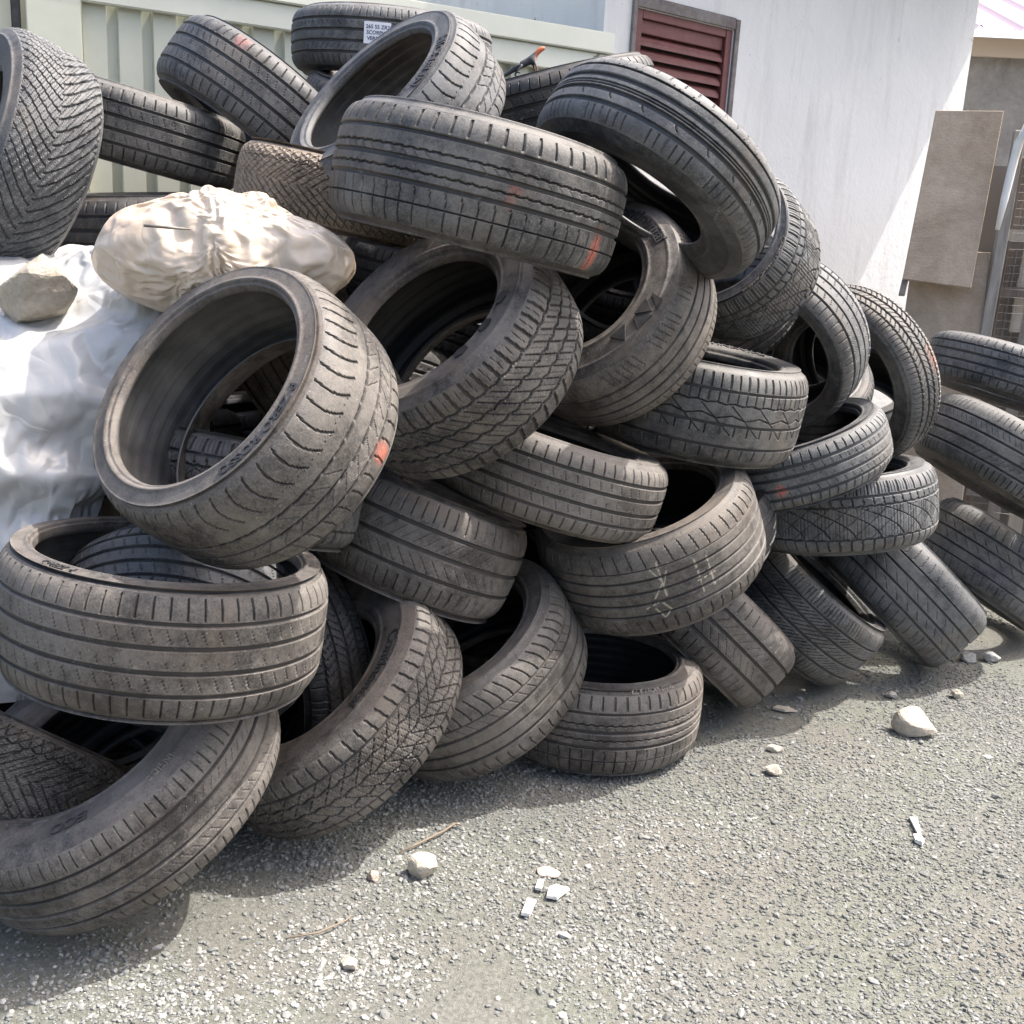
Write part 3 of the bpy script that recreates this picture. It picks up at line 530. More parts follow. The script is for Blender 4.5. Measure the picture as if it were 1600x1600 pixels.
def ico():
    bm = bmesh.new(); bmesh.ops.create_icosphere(bm, subdivisions=1, radius=1); v = np.array([x.co[:] for x in bm.verts]); f = np.array([[x.index for x in fc.verts] for fc in bm.faces]); bm.free(); return v, f
PATCHES = [(-.35, 1.80, .22, .13, .8), (.22, 1.82, .16, .18, .8), (.45, 2.40, .28, .16, .7), (-.12, 2.20, .22, .10, .7), (1.3, 2.9, .45, .2, .5), (-.62, 1.66, .22, .1, .6), (.95, 2.55, .2, .3, .4), (.2, 1.82, .3, .3, -.15), (-.02, 1.85, .10, .16, -.5), (.62, 2.05, .22, .16, -.6), (.95, 2.25, .25, .12, -.5)]
def pebbles(n, seed, smin, smax, lo, hi, dens=True, bias=0):
    rs = np.random.RandomState(seed); X, Y = [], []
    while len(X) < n:
        y = 1.3+4.2*rs.rand(n*3)**1.35; x = -1.7+rs.rand(n*3)*5.2
        ok = (x > -.75*y-.2) & (x < .58*y+.25); 
        if dens:
            d = fbm(x*1.3+9, y*1.3+4, 0*x+8, 4); pt = sum(a_*np.exp(-(((x-cx_)/wx_)**2+((y-cy_)/wy_)**2)) for cx_, cy_, wx_, wy_, a_ in PATCHES); ok &= rs.rand(n*3) < np.clip((d-.47)*6+.05+pt, .02, 1)
        X.extend(x[ok]); Y.extend(y[ok])
    X, Y = np.array(X[:n]), np.array(Y[:n]); v, f = ico(); m = len(v)
    s = smin+(smax-smin)*rs.rand(n)**2.6
    jit = 1+.32*(rs.rand(n, m, 3)-.5); c = v[None]*jit
    sc_ = np.stack([s*(.8+.7*rs.rand(n)), s*(.6+.4*rs.rand(n)), s*(.38+.35*rs.rand(n))], 1); c = c*sc_[:, None, :]
    tx = rs.randn(n)*.25; ct, st_ = np.cos(tx)[:, None], np.sin(tx)[:, None]; c = np.stack([c[..., 0]*ct-c[..., 2]*st_, c[..., 1], c[..., 0]*st_+c[..., 2]*ct], -1)
    a_ = rs.rand(n)*6.283; ca, sa = np.cos(a_)[:, None], np.sin(a_)[:, None]
    px = c[..., 0]*ca-c[..., 1]*sa+X[:, None]; py = c[..., 0]*sa+c[..., 1]*ca+Y[:, None]; pz = c[..., 2]+(gz(X, Y)-.008+sc_[:, 2]*.35)[:, None]
    co = np.stack([px, py, pz], -1).reshape(-1, 3); fa = (f[None]+(np.arange(n)*m)[:, None, None]).reshape(-1, 3)
    d = fbm(X*1.1+3, Y*1.1+7, 0*X+2, 3)
    pt = sum(a_*np.exp(-(((X-cx_)/wx_)**2+((Y-cy_)/wy_)**2)) for cx_, cy_, wx_, wy_, a_ in PATCHES); tone = np.clip(lo+(hi-lo)*rs.beta(2.2, 2.6, n)+(d-.47)*.4+.22*pt+bias, 0, 1); return co, fa, np.repeat(tone, m)
pc = [pebbles(115000, 1, .0020, .0068, .2, .95), pebbles(2200, 2, .006, .012, .25, 1.0), pebbles(18000, 5, .0012, .0034, .1, .8, None)]
off = 0; C_, F_, T_ = [], [], []
for c_, f_, t_ in pc: C_.append(c_); F_.append(f_+off); T_.append(t_); off += len(c_)
gv = mesh_np('gravel', np.vstack(C_), tris=np.vstack(F_), mat=pebble_mat(), attrs={'tone': np.concatenate(T_)})
tag(gv, 'loose grey crushed gravel scattered over the dusty yard', 'gravel', kind='stuff')

# ------------------------------------------------------------------ single stones and litter on the ground
def stone_mat(name, c1, c2, sc_=18):
    b = NB(name); c = b.coord(); f = b.noise(c, sc_, 6, .7); b.col(b.ramp(f, [(.3, c1), (.7, c2)])); b.bump(b.noise(c, sc_*4, 5, .75), .9, .01); return b.set(Roughness=.95, Specular_IOR_Level=.2)
ST_PALE = stone_mat('pale_stone', (.33, .29, .235), (.54, .49, .41)); ST_GREY = stone_mat('grey_stone', (.28, .27, .25), (.44, .43, .40)); ST_PINK = stone_mat('pinkish_stone', (.40, .31, .25), (.62, .52, .44))
def stone(name, pos, size, seed, mat, label, cat='stone', group=None, rot=0, cuts=9, sub=4, sink=.12, lo=.58):
    bm = bmesh.new(); bmesh.ops.create_icosphere(bm, subdivisions=sub, radius=1); rs = np.random.RandomState(seed)
    v = np.array([x.co[:] for x in bm.verts]); nn = rs.randn(cuts+6, 3); nn /= np.linalg.norm(nn, axis=1)[:, None]; dd = lo+.3*rs.rand(len(nn))
    for n_, d_ in zip(nn, dd):
        t = v@n_; over = np.maximum(t-d_, 0); v = v-over[:, None]*n_*.92
    v *= (1+.16*(fbm(v[:, 0]*3+seed, v[:, 1]*3, v[:, 2]*3, 5)-.45))[:, None]
    v = v*np.array(size)/2*1.15; ca, sa = math.cos(rot), math.sin(rot); v = np.stack([v[:, 0]*ca-v[:, 1]*sa, v[:, 0]*sa+v[:, 1]*ca, v[:, 2]], 1)
    base = v[:, 2].min()*(1-sink)
    for q_, x in zip(v, bm.verts): x.co = (q_[0], q_[1], q_[2]-base)
    o = from_bm(name, bm, mat, smooth=False); o.location = pos; tag(o, label, cat, group); return o
ROCKM = stone_mat('rough_rock', (.30, .26, .205), (.52, .47, .39), 26)
def G(x, y): return (x, y, float(gz(np.array(x), np.array(y)))-.010)
stone('stone', G(1.33, 3.06), (.125, .10, .10), 4, ST_PALE, 'large pale rock alone on the gravel at the right, near the slanting tyres', rot=-.35, cuts=5, lo=.50)
stone('stone', G(-.165, 2.13), (.078, .062, .055), 8, ST_PALE, 'cream fist-sized rock on the gravel in front of the winter tyre with Continental letters', rot=.4)
stone('stone', G(-.275, 2.105), (.030, .028, .024), 12, ST_PINK, 'small pinkish pebble left of the cream rock')
stone('stone', G(-.28, 1.80), (.042, .034, .024), 14, ST_PALE, 'white pebble near the lower left, between gravel patches', cat='stone')
stone('stone', G(.13, 2.16), (.055, .04, .014), 31, ST_PINK, 'flat pinkish stone just above the three white shards', sink=.3)
stone('stone', G(1.80, 3.75), (.065, .05, .045), 17, ST_GREY, 'grey angular stone by the shaded right edge, left of a matching one')
stone('stone', G(1.89, 3.76), (.065, .045, .04), 19, ST_GREY, 'grey angular stone by the shaded right edge, right of a matching one')
stone('stone', G(1.60, 3.37), (.040, .035, .035), 22, ST_PALE, 'small pale stone behind and right of the large pale rock')
stone('stone', G(1.36, 3.34), (.040, .035, .028), 23, ST_GREY, 'small grey stone at the shadow edge behind the large pale rock')
stone('stone', G(.84, 2.87), (.052, .03, .022), 25, ST_PALE, 'flat pale stone on the gravel right of the flat front tyre, upper of two')
stone('stone', G(.80, 2.72), (.045, .034, .032), 27, ST_PALE, 'pointed pale stone on the gravel right of the flat front tyre, lower of two')
SHARD = stone_mat('white_shard', (.50, .49, .46), (.62, .61, .58), 9)
def shard(name, pts, h, mat, label, cat, group=None):
    bm = bmesh.new(); cx_ = sum(p[0] for p in pts)/len(pts); cy_ = sum(p[1] for p in pts)/len(pts); lo = [bm.verts.new((x-cx_, y-cy_, 0)) for x, y in pts]; hi = [bm.verts.new(((x-cx_)*.93, (y-cy_)*.93, h*(1+.3*math.sin(i*2.1)))) for i, (x, y) in enumerate(pts)]
    bm.faces.new(hi); bm.faces.new(lo[::-1])
    for i in range(len(pts)): j = (i+1) % len(pts); bm.faces.new((lo[i], lo[j], hi[j], hi[i]))
    o = from_bm(name, bm, mat); o.location = (cx_, cy_, float(gz(np.array(cx_), np.array(cy_)))-.001); tag(o, label, cat, group); return o
shard('ceramic_shard', [(.068, 1.99), (.088, 1.985), (.104, 2.045), (.083, 2.05)], .006, SHARD, 'white oblong shard, lower left of the three white shards', 'shard', 'white shards')
shard('ceramic_shard', [(.125, 2.055), (.150, 2.05), (.182, 2.092), (.150, 2.105), (.132, 2.09)], .006, SHARD, 'white triangular shard, right of the three white shards', 'shard', 'white shards')
shard('ceramic_shard', [(.100, 2.085), (.116, 2.08), (.122, 2.125), (.108, 2.12)], .005, SHARD, 'smallest white shard, upper of the three white shards', 'shard', 'white shards')
shard('plastic_sliver', [(1.085, 2.38), (1.098, 2.365), (1.112, 2.385), (1.110, 2.40), (1.135, 2.50), (1.115, 2.505), (1.104, 2.41), (1.088, 2.405)], .008, SHARD, 'bright white plastic sliver lying alone on the gravel at the right', 'litter')
shard('ceramic_shard', [(.90, 3.17), (.94, 3.15), (.985, 3.16), (.96, 3.185), (.92, 3.19)], .006, ST_PALE, 'pale curved shard lying in the shade of the leftmost slanting tyre', 'shard')
def twig(pts, rad, label, c=(.20, .155, .11)):
    bm = bmesh.new(); tube(bm, [(x, y, float(gz(np.array(x), np.array(y)))+.004) for x, y in pts], rad, 6)
    b = NB('dry_twig'); b.col(c); m = b.set(Roughness=.9); o = from_bm('dry_twig', bm, m, smooth=True); tag(o, label, 'twig')
twig([(-.225, 2.20), (-.18, 2.245), (-.13, 2.30), (-.10, 2.34), (-.085, 2.335)], [.002, .0028, .0028, .003, .002], 'thin dry twig bent at its end, above the cream rock')
twig([(-.42, 1.86), (-.36, 1.885), (-.31, 1.93), (-.30, 1.95)], [.0015, .002, .002, .001], 'thin faint twig on the pale gravel at the lower left')

# ------------------------------------------------------------------ plastic sheet and bundle
def plastic(name, c1, c2, trans):
    b = NB(name); tc = b.n('TexCoord'); c = tc.outputs['Object']; f = b.noise(c, 5, 4, .5); b.col(b.ramp(f, [(.3, c1), (.7, c2)]))
    vo = b.n('TexVoronoi', feature='DISTANCE_TO_EDGE'); vo.inputs['Scale'].default_value = 7.5; nz = b.n('TexNoise'); nz.inputs['Scale'].default_value = 5; b.l(c, nz.inputs['Vector'])
    sc1 = b.n('VectorMath', operation='SCALE'); sc1.inputs['Scale'].default_value = .45; b.l(nz.outputs['Color'], sc1.inputs[0]); ad = b.n('VectorMath', operation='ADD'); b.l(c, ad.inputs[0]); b.l(sc1.outputs[0], ad.inputs[1]); b.l(ad.outputs[0], vo.inputs['Vector'])
    cre = b.math('MULTIPLY', vo.outputs['Distance'], 5.0, True); b.bump(b.math('ADD', b.math('MULTIPLY', cre, .6), b.math('MULTIPLY', b.noise(c, 30, 2, .5), .25)), .32, .01)
    return b.set(Roughness=.27, Specular_IOR_Level=.5, Subsurface_Weight=trans, Subsurface_Radius=(.03, .025, .02), Subsurface_Scale=1.0, Sheen_Weight=.0)
P1 = plastic('white_plastic_film', (.38, .39, .395), (.47, .47, .465), .05); P2 = plastic('cream_plastic_film', (.44, .34, .25), (.60, .53, .44), .12)
def catmull(P, n):
    P = np.asarray(P); P = np.concatenate([2*P[:1]-P[1:2], P, 2*P[-1:]-P[-2:-1]]); out = []
    for i in range(1, len(P)-2):
        for t in np.linspace(0, 1, n, endpoint=False):
            a_, b_, c_, d_ = P[i-1:i+3]; out.append(.5*(2*b_+(c_-a_)*t+(2*a_-5*b_+4*c_-d_)*t*t+(-a_+3*b_-3*c_+d_)*t**3))
    out.append(P[-2]); return np.array(out)
def folds(p, seed, nd, freq, warp=.6):
    rs = np.random.RandomState(seed); h = 0
    for i in range(nd):
        d = rs.randn(3); d /= np.linalg.norm(d); q = p@d*freq*(.7+.8*rs.rand()); w_ = fbm(p[..., 0]*4+i*9+seed, p[..., 1]*4, p[..., 2]*4, 2)*warp*4
        m = np.clip((fbm(p[..., 0]*5+i*31, p[..., 1]*5+seed, p[..., 2]*5, 2)-.38)*5, 0, 1)
        h = h+m*(1-np.abs(tri(q+w_)))**2.2
    return h/nd
def worley(p, seed, cell):
    """distance to the nearest of randomly placed points, in cells: sharp creases where cells meet"""
    q = p/cell; q = q+.5*np.stack([fbm(q[..., 0]*.8+i*7, q[..., 1]*.8, q[..., 2]*.8, 3)*3 for i in range(3)], -1); b0 = np.floor(q).astype(np.int64); best = np.full(q.shape[:-1], 9.)
    for i in (-1, 0, 1):
        for j in (-1, 0, 1):
            for k in (-1, 0, 1):
                c = b0+np.array([i, j, k]); h = [_h(c[..., 0]+seed+m*131, c[..., 1]+m*17, c[..., 2]+m*53) for m in range(3)]
                best = np.minimum(best, np.sqrt(sum((c[..., m]+h[m]-q[..., m])**2 for m in range(3))))
    return best
SH_ROWS = [[(-1.681, 2.839, 1.355), (-1.432, 2.862, 1.361), (-1.217, 2.851, 1.373), (-0.969, 2.786, 1.374), (-0.708, 2.76, 1.346), (-0.503, 2.752, 1.292)], [(-1.53, 2.579, 1.328), (-1.321, 2.637, 1.349), (-1.193, 2.643, 1.363), (-1.059, 2.592, 1.398), (-0.9, 2.546, 1.401), (-0.738, 2.544, 1.328)], [(-1.416, 2.354, 1.268), (-1.221, 2.428, 1.277), (-1.06, 2.438, 1.3), (-0.921, 2.43, 1.322), (-0.772, 2.429, 1.316), (-0.633, 2.465, 1.234)], [(-1.353, 2.23, 1.152), (-1.169, 2.309, 1.156), (-1.05, 2.334, 1.168), (-0.931, 2.362, 1.165), (-0.806, 2.384, 1.141), (-0.729, 2.423, 1.081)], [(-1.327, 2.163, 0.995), (-1.146, 2.241, 0.994), (-1.04, 2.261, 1.004), (-0.948, 2.278, 0.999), (-0.908, 2.324, 0.979), (-0.872, 2.364, 0.945)], [(-1.311, 2.11, 0.825), (-1.131, 2.187, 0.817), (-1.049, 2.194, 0.82), (-0.991, 2.209, 0.82), (-0.966, 2.252, 0.811), (-0.957, 2.298, 0.801)], [(-1.302, 2.068, 0.638), (-1.121, 2.143, 0.624), (-1.067, 2.148, 0.626), (-1.02, 2.169, 0.621), (-1.001, 2.208, 0.609), (-0.996, 2.262, 0.592)], [(-1.325, 2.073, 0.414), (-1.138, 2.147, 0.393), (-1.098, 2.154, 0.392), (-1.062, 2.17, 0.387), (-1.045, 2.197, 0.376), (-1.028, 2.224, 0.365)]]
def settle(name, start, quads, tris, core, grow, frames, bend, pins, gravity, mat):
    """film settled over its load with Blender's cloth solver, then frozen into a plain mesh"""
    c = mesh_np('core', core, quads=quads, tris=tris); c.modifiers.new('c', 'COLLISION'); c.collision.thickness_outer = .004; c.collision.cloth_friction = 15; c.collision.use_culling = False
    o = mesh_np('film', start, quads=quads, tris=tris)
    m = o.modifiers.new('cl', 'CLOTH'); st = m.settings; st.quality = 7; st.mass = .08; st.tension_stiffness = 30; st.compression_stiffness = 30; st.shear_stiffness = 12
    st.bending_stiffness = bend; st.air_damping = 3; st.shrink_min = -grow; st.bending_damping = 1; st.effector_weights.gravity = gravity
    m.collision_settings.distance_min = .004; m.collision_settings.use_self_collision = True; m.collision_settings.self_distance_min = .003; m.collision_settings.collision_quality = 3
    if pins is not None:
        vg = o.vertex_groups.new(name='pin'); vg.add([int(i) for i in pins], 1.0, 'REPLACE'); st.vertex_group_mass = 'pin'
    m.point_cache.frame_start = 1; m.point_cache.frame_end = frames+1
    for f in range(1, frames+1): sc.frame_set(f)
    dg = bpy.context.evaluated_depsgraph_get(); me = o.evaluated_get(dg).to_mesh(); co = np.zeros(len(me.vertices)*3); me.vertices.foreach_get('co', co)
    bpy.data.objects.remove(c); bpy.data.objects.remove(o); sc.frame_set(1)
    if not np.isfinite(co).all() or np.abs(co.reshape(-1, 3)-np.asarray(start)).max() > .5: co = np.asarray(start).ravel()
    o = mesh_np(name, co.reshape(-1, 3), quads=quads, tris=tris, mat=mat, smooth=True); sb = o.modifiers.new('subd', 'SUBSURF'); sb.levels = 2; sb.render_levels = 2
    return o
S1 = catmull(np.array(SH_ROWS), 10); S2 = catmull(S1.transpose(1, 0, 2), 11).transpose(1, 0, 2)
du = np.gradient(S2, axis=0); dv = np.gradient(S2, axis=1); nrm = -np.cross(dv, du); nrm /= np.linalg.norm(nrm, axis=2)[..., None]
nr, nc_ = S2.shape[:2]; ii, jj = np.arange(nr-1)[:, None], np.arange(nc_-1)[None, :]
q_ = np.stack([ii*nc_+jj, ii*nc_+jj+1, (ii+1)*nc_+jj+1, (ii+1)*nc_+jj], -1).reshape(-1, 4)
def lf(s_, o_, w_=0): return fbm(S2[..., 0]*s_+w_, S2[..., 1]*s_, S2[..., 2]*s_, o_)-.45
lump = (.09*lf(3.5, 2))[..., None]; idx = np.arange(nr*nc_).reshape(nr, nc_)
sh = settle('plastic_sheet', (S2+nrm*(lump+.016+.014*lf(13, 3, 5)[..., None])).reshape(-1, 3), q_, None, (S2+nrm*(lump-.008)).reshape(-1, 3), .10, 24, .22, np.concatenate([idx[0, ::5], idx[::12, 0], idx[3::9, -1]]), .6, P1)
tag(sh, 'white plastic sheet draped over the left side of the heap, under the rough rock', 'sheet')
def bundle():
    outl = [(0, 176), (14, 176), (26, 150), (42, 116), (60, 88), (78, 84), (90, 84), (104, 80), (125, 94), (150, 112), (166, 138), (176, 170), (190, 170), (205, 150), (230, 80), (255, 55), (280, 54), (300, 66), (325, 92), (345, 150), (360, 176)]
    ad = np.array([o_[0] for o_ in outl]); rd = np.array([o_[1] for o_ in outl])*.00150
    bm = bmesh.new(); bmesh.ops.create_icosphere(bm, subdivisions=6, radius=1); V = np.array([v.co[:] for v in bm.verts]); tr = np.array([[v.index for v in f.verts] for f in bm.faces]); bm.free()
    rtv, upv, bk = np.array([.9985, .013, .0533]), np.array([-.0549, .2366, .970]), np.array([0, -.9715, .237]); ctr = np.array([-.665, 2.335, 1.418])
    def shape(k, nz):
        ang = np.degrees(np.arctan2(V[:, 1], -V[:, 0])) % 360; rr = np.hypot(V[:, 0], V[:, 1]); rad = np.interp(ang, ad, rd)*k*rr**.75/np.maximum(rr, 1e-6)
        p = ctr+(V[:, 0]*rad)[:, None]*rtv+(V[:, 1]*rad)[:, None]*upv+(V[:, 2]*.12*k)[:, None]*bk; n_ = p-ctr; n_ /= np.linalg.norm(n_, axis=1)[:, None]
        g = lambda s_, o_: fbm(p[:, 0]*s_, p[:, 1]*s_, p[:, 2]*s_, o_)-.45
        return p+n_*(.11*g(6, 2)+nz*g(15, 2))[:, None]
    o = settle('plastic_bundle', shape(1.0, .05), None, tr, shape(.80, 0), .26, 18, .5, None, .3, P2)
    o.modifiers[0].levels = 1; o.modifiers[0].render_levels = 1
    tag(o, 'crumpled bundle of cream translucent plastic lying on top of the white sheet', 'plastic bundle')
bundle()
stone('stone', (-1.095, 2.37, 1.20), (.20, .17, .150), 61, ROCKM, 'block of rough concrete weighing down the white plastic sheet', cat='rock', rot=.3, sink=0, cuts=5, lo=.50)
bm = bmesh.new(); tube(bm, [(-.785, 2.165, 1.432), (-.74, 2.18, 1.431), (-.70, 2.20, 1.430)], [.003, .0035, .002], 6); tw_ = from_bm('thin_stick', bm, LET_DUST, smooth=True); tag(tw_, 'thin straight stick resting on the crumpled plastic bundle', 'stick')
# concrete block the upright tyre stands on
def conc(name, c1, c2, s=4, bs=40):
    b = NB(name); tc = b.n('TexCoord'); c = tc.outputs['Object']; f = b.math('ADD', b.math('MULTIPLY', b.noise(c, s, 6, .65, .6), .7), b.math('MULTIPLY', b.noise(c, s*9, 4, .7), .3))
    b.col(b.ramp(f, [(.34, c1), (.66, c2)])); b.bump(b.noise(c, bs, 5, .7), .5, .01); return b.set(Roughness=.92, Specular_IOR_Level=.2)
CONC = conc('rough_concrete', (.20, .19, .175), (.33, .32, .30)); WALLW = None
bm = bmesh.new(); box(bm, (-2.1, 2.55, .0), (1.02, 0, 0), (0, .75, 0), (0, 0, 1.275)); bmesh.ops.bevel(bm, geom=bm.edges[:], offset=.012, segments=2, affect='EDGES')
tag(from_bm('concrete_block', bm, CONC), 'grey concrete block under the upright arrow-tread tyre, behind the sheet', 'block')

# ------------------------------------------------------------------ cream container
dc = Vector((.9, .436, 0)).normalized(); ncv = Vector((dc.y, -dc.x, 0)); PC = Vector((-.3, 4.45, 0)); Zv = Vector((0, 0, 1))
def painted(name, c1, c2, r=.5, s=3):
    b = NB(name); tc = b.n('TexCoord'); c = tc.outputs['Object']; f = b.noise(c, s, 6, .65, .5); g = b.noise(c, 60, 4, .75); b.col(b.mix(b.math('MULTIPLY', b.math('GREATER_THAN', g, .70), .5), b.ramp(f, [(.35, c1), (.65, c2)]), (.14, .12, .10))); return b.set(Roughness=r)
CREAM = painted('cream_paint', (.47, .485, .40), (.54, .55, .46)); CREAM2 = painted('pale_cream_paint', (.60, .61, .52), (.66, .67, .58))
croot = empty('container', Matrix.Translation(PC)); tag(croot, 'cream painted steel container with vertical ribs standing behind the heap', 'container')
def cb(name, a0, a1, z0, z1, out0, out1, mat, bev=.004, parent=croot):
    bm = bmesh.new(); box(bm, dc*a0-ncv*0+ncv*out0+Zv*z0, dc*(a1-a0), ncv*(out1-out0), Zv*(z1-z0)); bmesh.ops.bevel(bm, geom=bm.edges[:], offset=bev, segments=2, affect='EDGES'); return from_bm(name, bm, mat, parent)
# corrugated side panel
bm = bmesh.new(); prev = None; per = .118; a_ = -1.42; pts = []
while a_ < .62:
    pts += [(a_, .0), (a_+.078, .0), (a_+.081, -.024), (a_+.113, -.024)]; a_ += per
for (aa, oo) in pts:
    cur = [bm.verts.new(dc*aa+ncv*(oo-.03)+Zv*z) for z in (.12, 2.20)]
    if prev: bm.faces.new((prev[0], cur[0], cur[1], prev[1]))
    prev = cur
from_bm('ribbed_panel', bm, CREAM, croot)
cb('top_rail', -2.6, .69, 2.285, 2.368, -.03, .022, CREAM2); cb('side_rail', -1.44, .60, 2.195, 2.283, -.03, .004, CREAM2)
cb('corner_post', .625, .688, .12, 2.283, -.06, .006, CREAM2); cb('corner_post', -1.60, -1.425, .12, 2.283, -.06, .012, CREAM); cb('dark_gap_strip', -1.645, -1.615, .12, 2.283, -.08, -.01, LET_DARK); cb('bottom_rail', -2.6, .69, .03, .118, -.05, .012, CREAM)  # the dark strip stands in for the shade of the door gap
cb('body', -2.6, .67, .03, 2.30, -2.4, -.09, CREAM)
# rod behind the container
bm = bmesh.new(); tube(bm, [(-.10, 5.55, 2.30), (.045, 5.50, 2.75), (.19, 5.45, 3.2)], .013, 8)
b = NB('rusty_steel'); b.col((.22, .12, .11)); RUST = b.set(Roughness=.7); tag(from_bm('steel_rod', bm, RUST, smooth=True), 'thin rusty rod sticking up behind the container, against the sky', 'rod')

# ------------------------------------------------------------------ white building
db = Vector((.82, .57, 0)).normalized(); nb = Vector((db.y, -db.x, 0)); PB = Vector((.5, 5.2, 0))
def wallpaint():
    b = NB('white_wall_paint'); tc = b.n('TexCoord'); c = tc.outputs['Object']; f = b.noise(c, 1.6, 6, .6, .5); g = b.noise(c, 7, 8, .8, .6); h = b.noise(c, 2.2, 4, .6)
    mp = b.n('Mapping'); b.l(c, mp.inputs[0]); mp.inputs['Scale'].default_value = (6, 6, .8); st = b.noise(mp.outputs[0], 1.5, 5, .65)
    base = b.ramp(f, [(.3, (.61, .61, .61)), (.7, (.68, .68, .675))])
    base = b.mix(b.math('MULTIPLY', b.math('SUBTRACT', st, .50), 2.2, True), base, (.44, .43, .42)); sz = b.n('SeparateXYZ'); b.l(c, sz.inputs[0]); grime = b.math('MULTIPLY', b.math('SUBTRACT', 1.9, sz.outputs[2]), b.math('MULTIPLY', f, .5), True); base = b.mix(grime, base, (.40, .37, .33))
    chip = b.math('MULTIPLY', b.math('GREATER_THAN', g, .64), b.math('GREATER_THAN', h, .46)); base = b.mix(b.math('MULTIPLY', chip, .55), base, (.33, .31, .29)); b.col(base)
    b.bump(b.noise(c, 22, 6, .7), .35, .012); return b.set(Roughness=.8, Specular_IOR_Level=.25)
WALLW = wallpaint()
broot = empty('white_building', Matrix.Translation(PB)); tag(broot, 'white rendered building behind the heap with a red louvred window', 'building')
def bb(name, a0, a1, z0, z1, o0, o1, mat, bev=0, parent=broot, jit=0):
    bm = bmesh.new(); box(bm, db*a0+nb*o0+Zv*z0, db*(a1-a0), nb*(o1-o0), Zv*(z1-z0))
    if bev: bmesh.ops.bevel(bm, geom=bm.edges[:], offset=bev, segments=2, affect='EDGES')
    return from_bm(name, bm, mat, parent)
# front wall with the window opening, one mesh, slightly uneven right corner
W0, W1, WZ0, WZ1 = -.06, .570, 1.95, 2.575
bm = bmesh.new(); A_ = [-.249, W0, W1, 2.56]; Z_ = [0, WZ0, WZ1, 3.42]
gr = {}
for i, a_ in enumerate(A_):
    for j, z_ in enumerate(Z_): gr[i, j] = bm.verts.new(db*a_+Zv*z_)
for i in range(3):
    for j in range(3):
        if (i, j) != (1, 1): bm.faces.new((gr[i, j], gr[i+1, j], gr[i+1, j+1], gr[i, j+1]))
ring = [gr[1, 1], gr[2, 1], gr[2, 2], gr[1, 2]]; inn = [bm.verts.new(v.co-nb*.20) for v in ring]
for i in range(4): bm.faces.new((ring[i], inn[i], inn[(i+1) % 4], ring[(i+1) % 4]))
bl = [bm.verts.new(v.co-nb*3.2) for v in (gr[0, 0], gr[3, 0], gr[3, 3], gr[0, 3])]
bm.faces.new((gr[3, 0], bl[1], bl[2], gr[3, 3], gr[3, 2], gr[3, 1])); bm.faces.new((gr[0, 0], gr[0, 1], gr[0, 2], gr[0, 3], bl[3], bl[0])); bm.faces.new((bl[0], bl[3], bl[2], bl[1]))
bm.faces.new((gr[0, 3], gr[1, 3], gr[2, 3], gr[3, 3], bl[2], bl[3]))
from_bm('wall', bm, WALLW, broot)
bb('roof_slab', -.6, 2.915, 3.43, 3.55, -3.4, .50, CONC)
GREYF = conc('grey_render', (.11, .09, .09), (.27, .25, .24), 9, 60)
# window surround, frame, louvres
win = empty('window', Matrix.Translation(PB)); win.parent = broot; win.matrix_parent_inverse = broot.matrix_world.inverted()
def red():
    b = NB('maroon_paint'); tc = b.n('TexCoord'); c = tc.outputs['Object']; f = b.noise(c, 12, 6, .7); g = b.noise(c, 50, 4, .75)
    b.col(b.mix(b.math('MULTIPLY', b.math('GREATER_THAN', g, .66), .3), b.ramp(f, [(.3, (.10, .028, .028)), (.7, (.165, .055, .052))]), (.42, .20, .18))); return b.set(Roughness=.6)
RED = red()
def wb(name, a0, a1, z0, z1, o0, o1, mat, bev=.002): return bb(name, a0, a1, z0, z1, o0, o1, mat, bev, win)
wb('surround', W0-.030, W0-.004, WZ0-.05, WZ1+.05, -.01, .014, GREYF); wb('surround', W1+.004, W1+.034, WZ0-.05, WZ1+.05, -.01, .014, GREYF)
wb('surround', W0-.003, W1+.003, WZ1+.003, WZ1+.055, -.01, .012, GREYF); wb('sill', W0-.003, W1+.003, WZ0-.05, WZ0-.003, -.01, .03, GREYF)
wb('frame', W0+.002, W0+.042, WZ0+.002, WZ1-.002, -.06, -.004, RED); wb('frame', W1-.042, W1-.002, WZ0+.002, WZ1-.002, -.06, -.004, RED)
wb('frame', W0+.044, W1-.044, WZ1-.038, WZ1-.002, -.06, -.006, RED); wb('head_panel', W0+.044, W1-.044, WZ1-.098, WZ1-.040, -.05, -.022, RED)
z_ = WZ1-.104
while z_ > WZ0+.06:
    bm = bmesh.new(); pf = [(-.055, 0), (-.050, .004), (-.030, -.012), (-.014, -.034), (-.012, -.050), (-.020, -.050), (-.036, -.030), (-.055, -.010)]
    L_ = [bm.verts.new(db*(W0+.045)+nb*o+Zv*(z_+q)) for o, q in pf]; R_ = [bm.verts.new(db*(W1-.045)+nb*o+Zv*(z_+q)) for o, q in pf]
    for i in range(len(pf)): j = (i+1) % len(pf); bm.faces.new((L_[i], L_[j], R_[j], R_[i]))
    bm.faces.new(L_[::-1]); bm.faces.new(R_); from_bm('louvre_slat', bm, RED, win); z_ -= .056
wb('backing', W0+.003, W1-.003, WZ0+.003, WZ1-.003, -.10, -.075, LET_DARK)

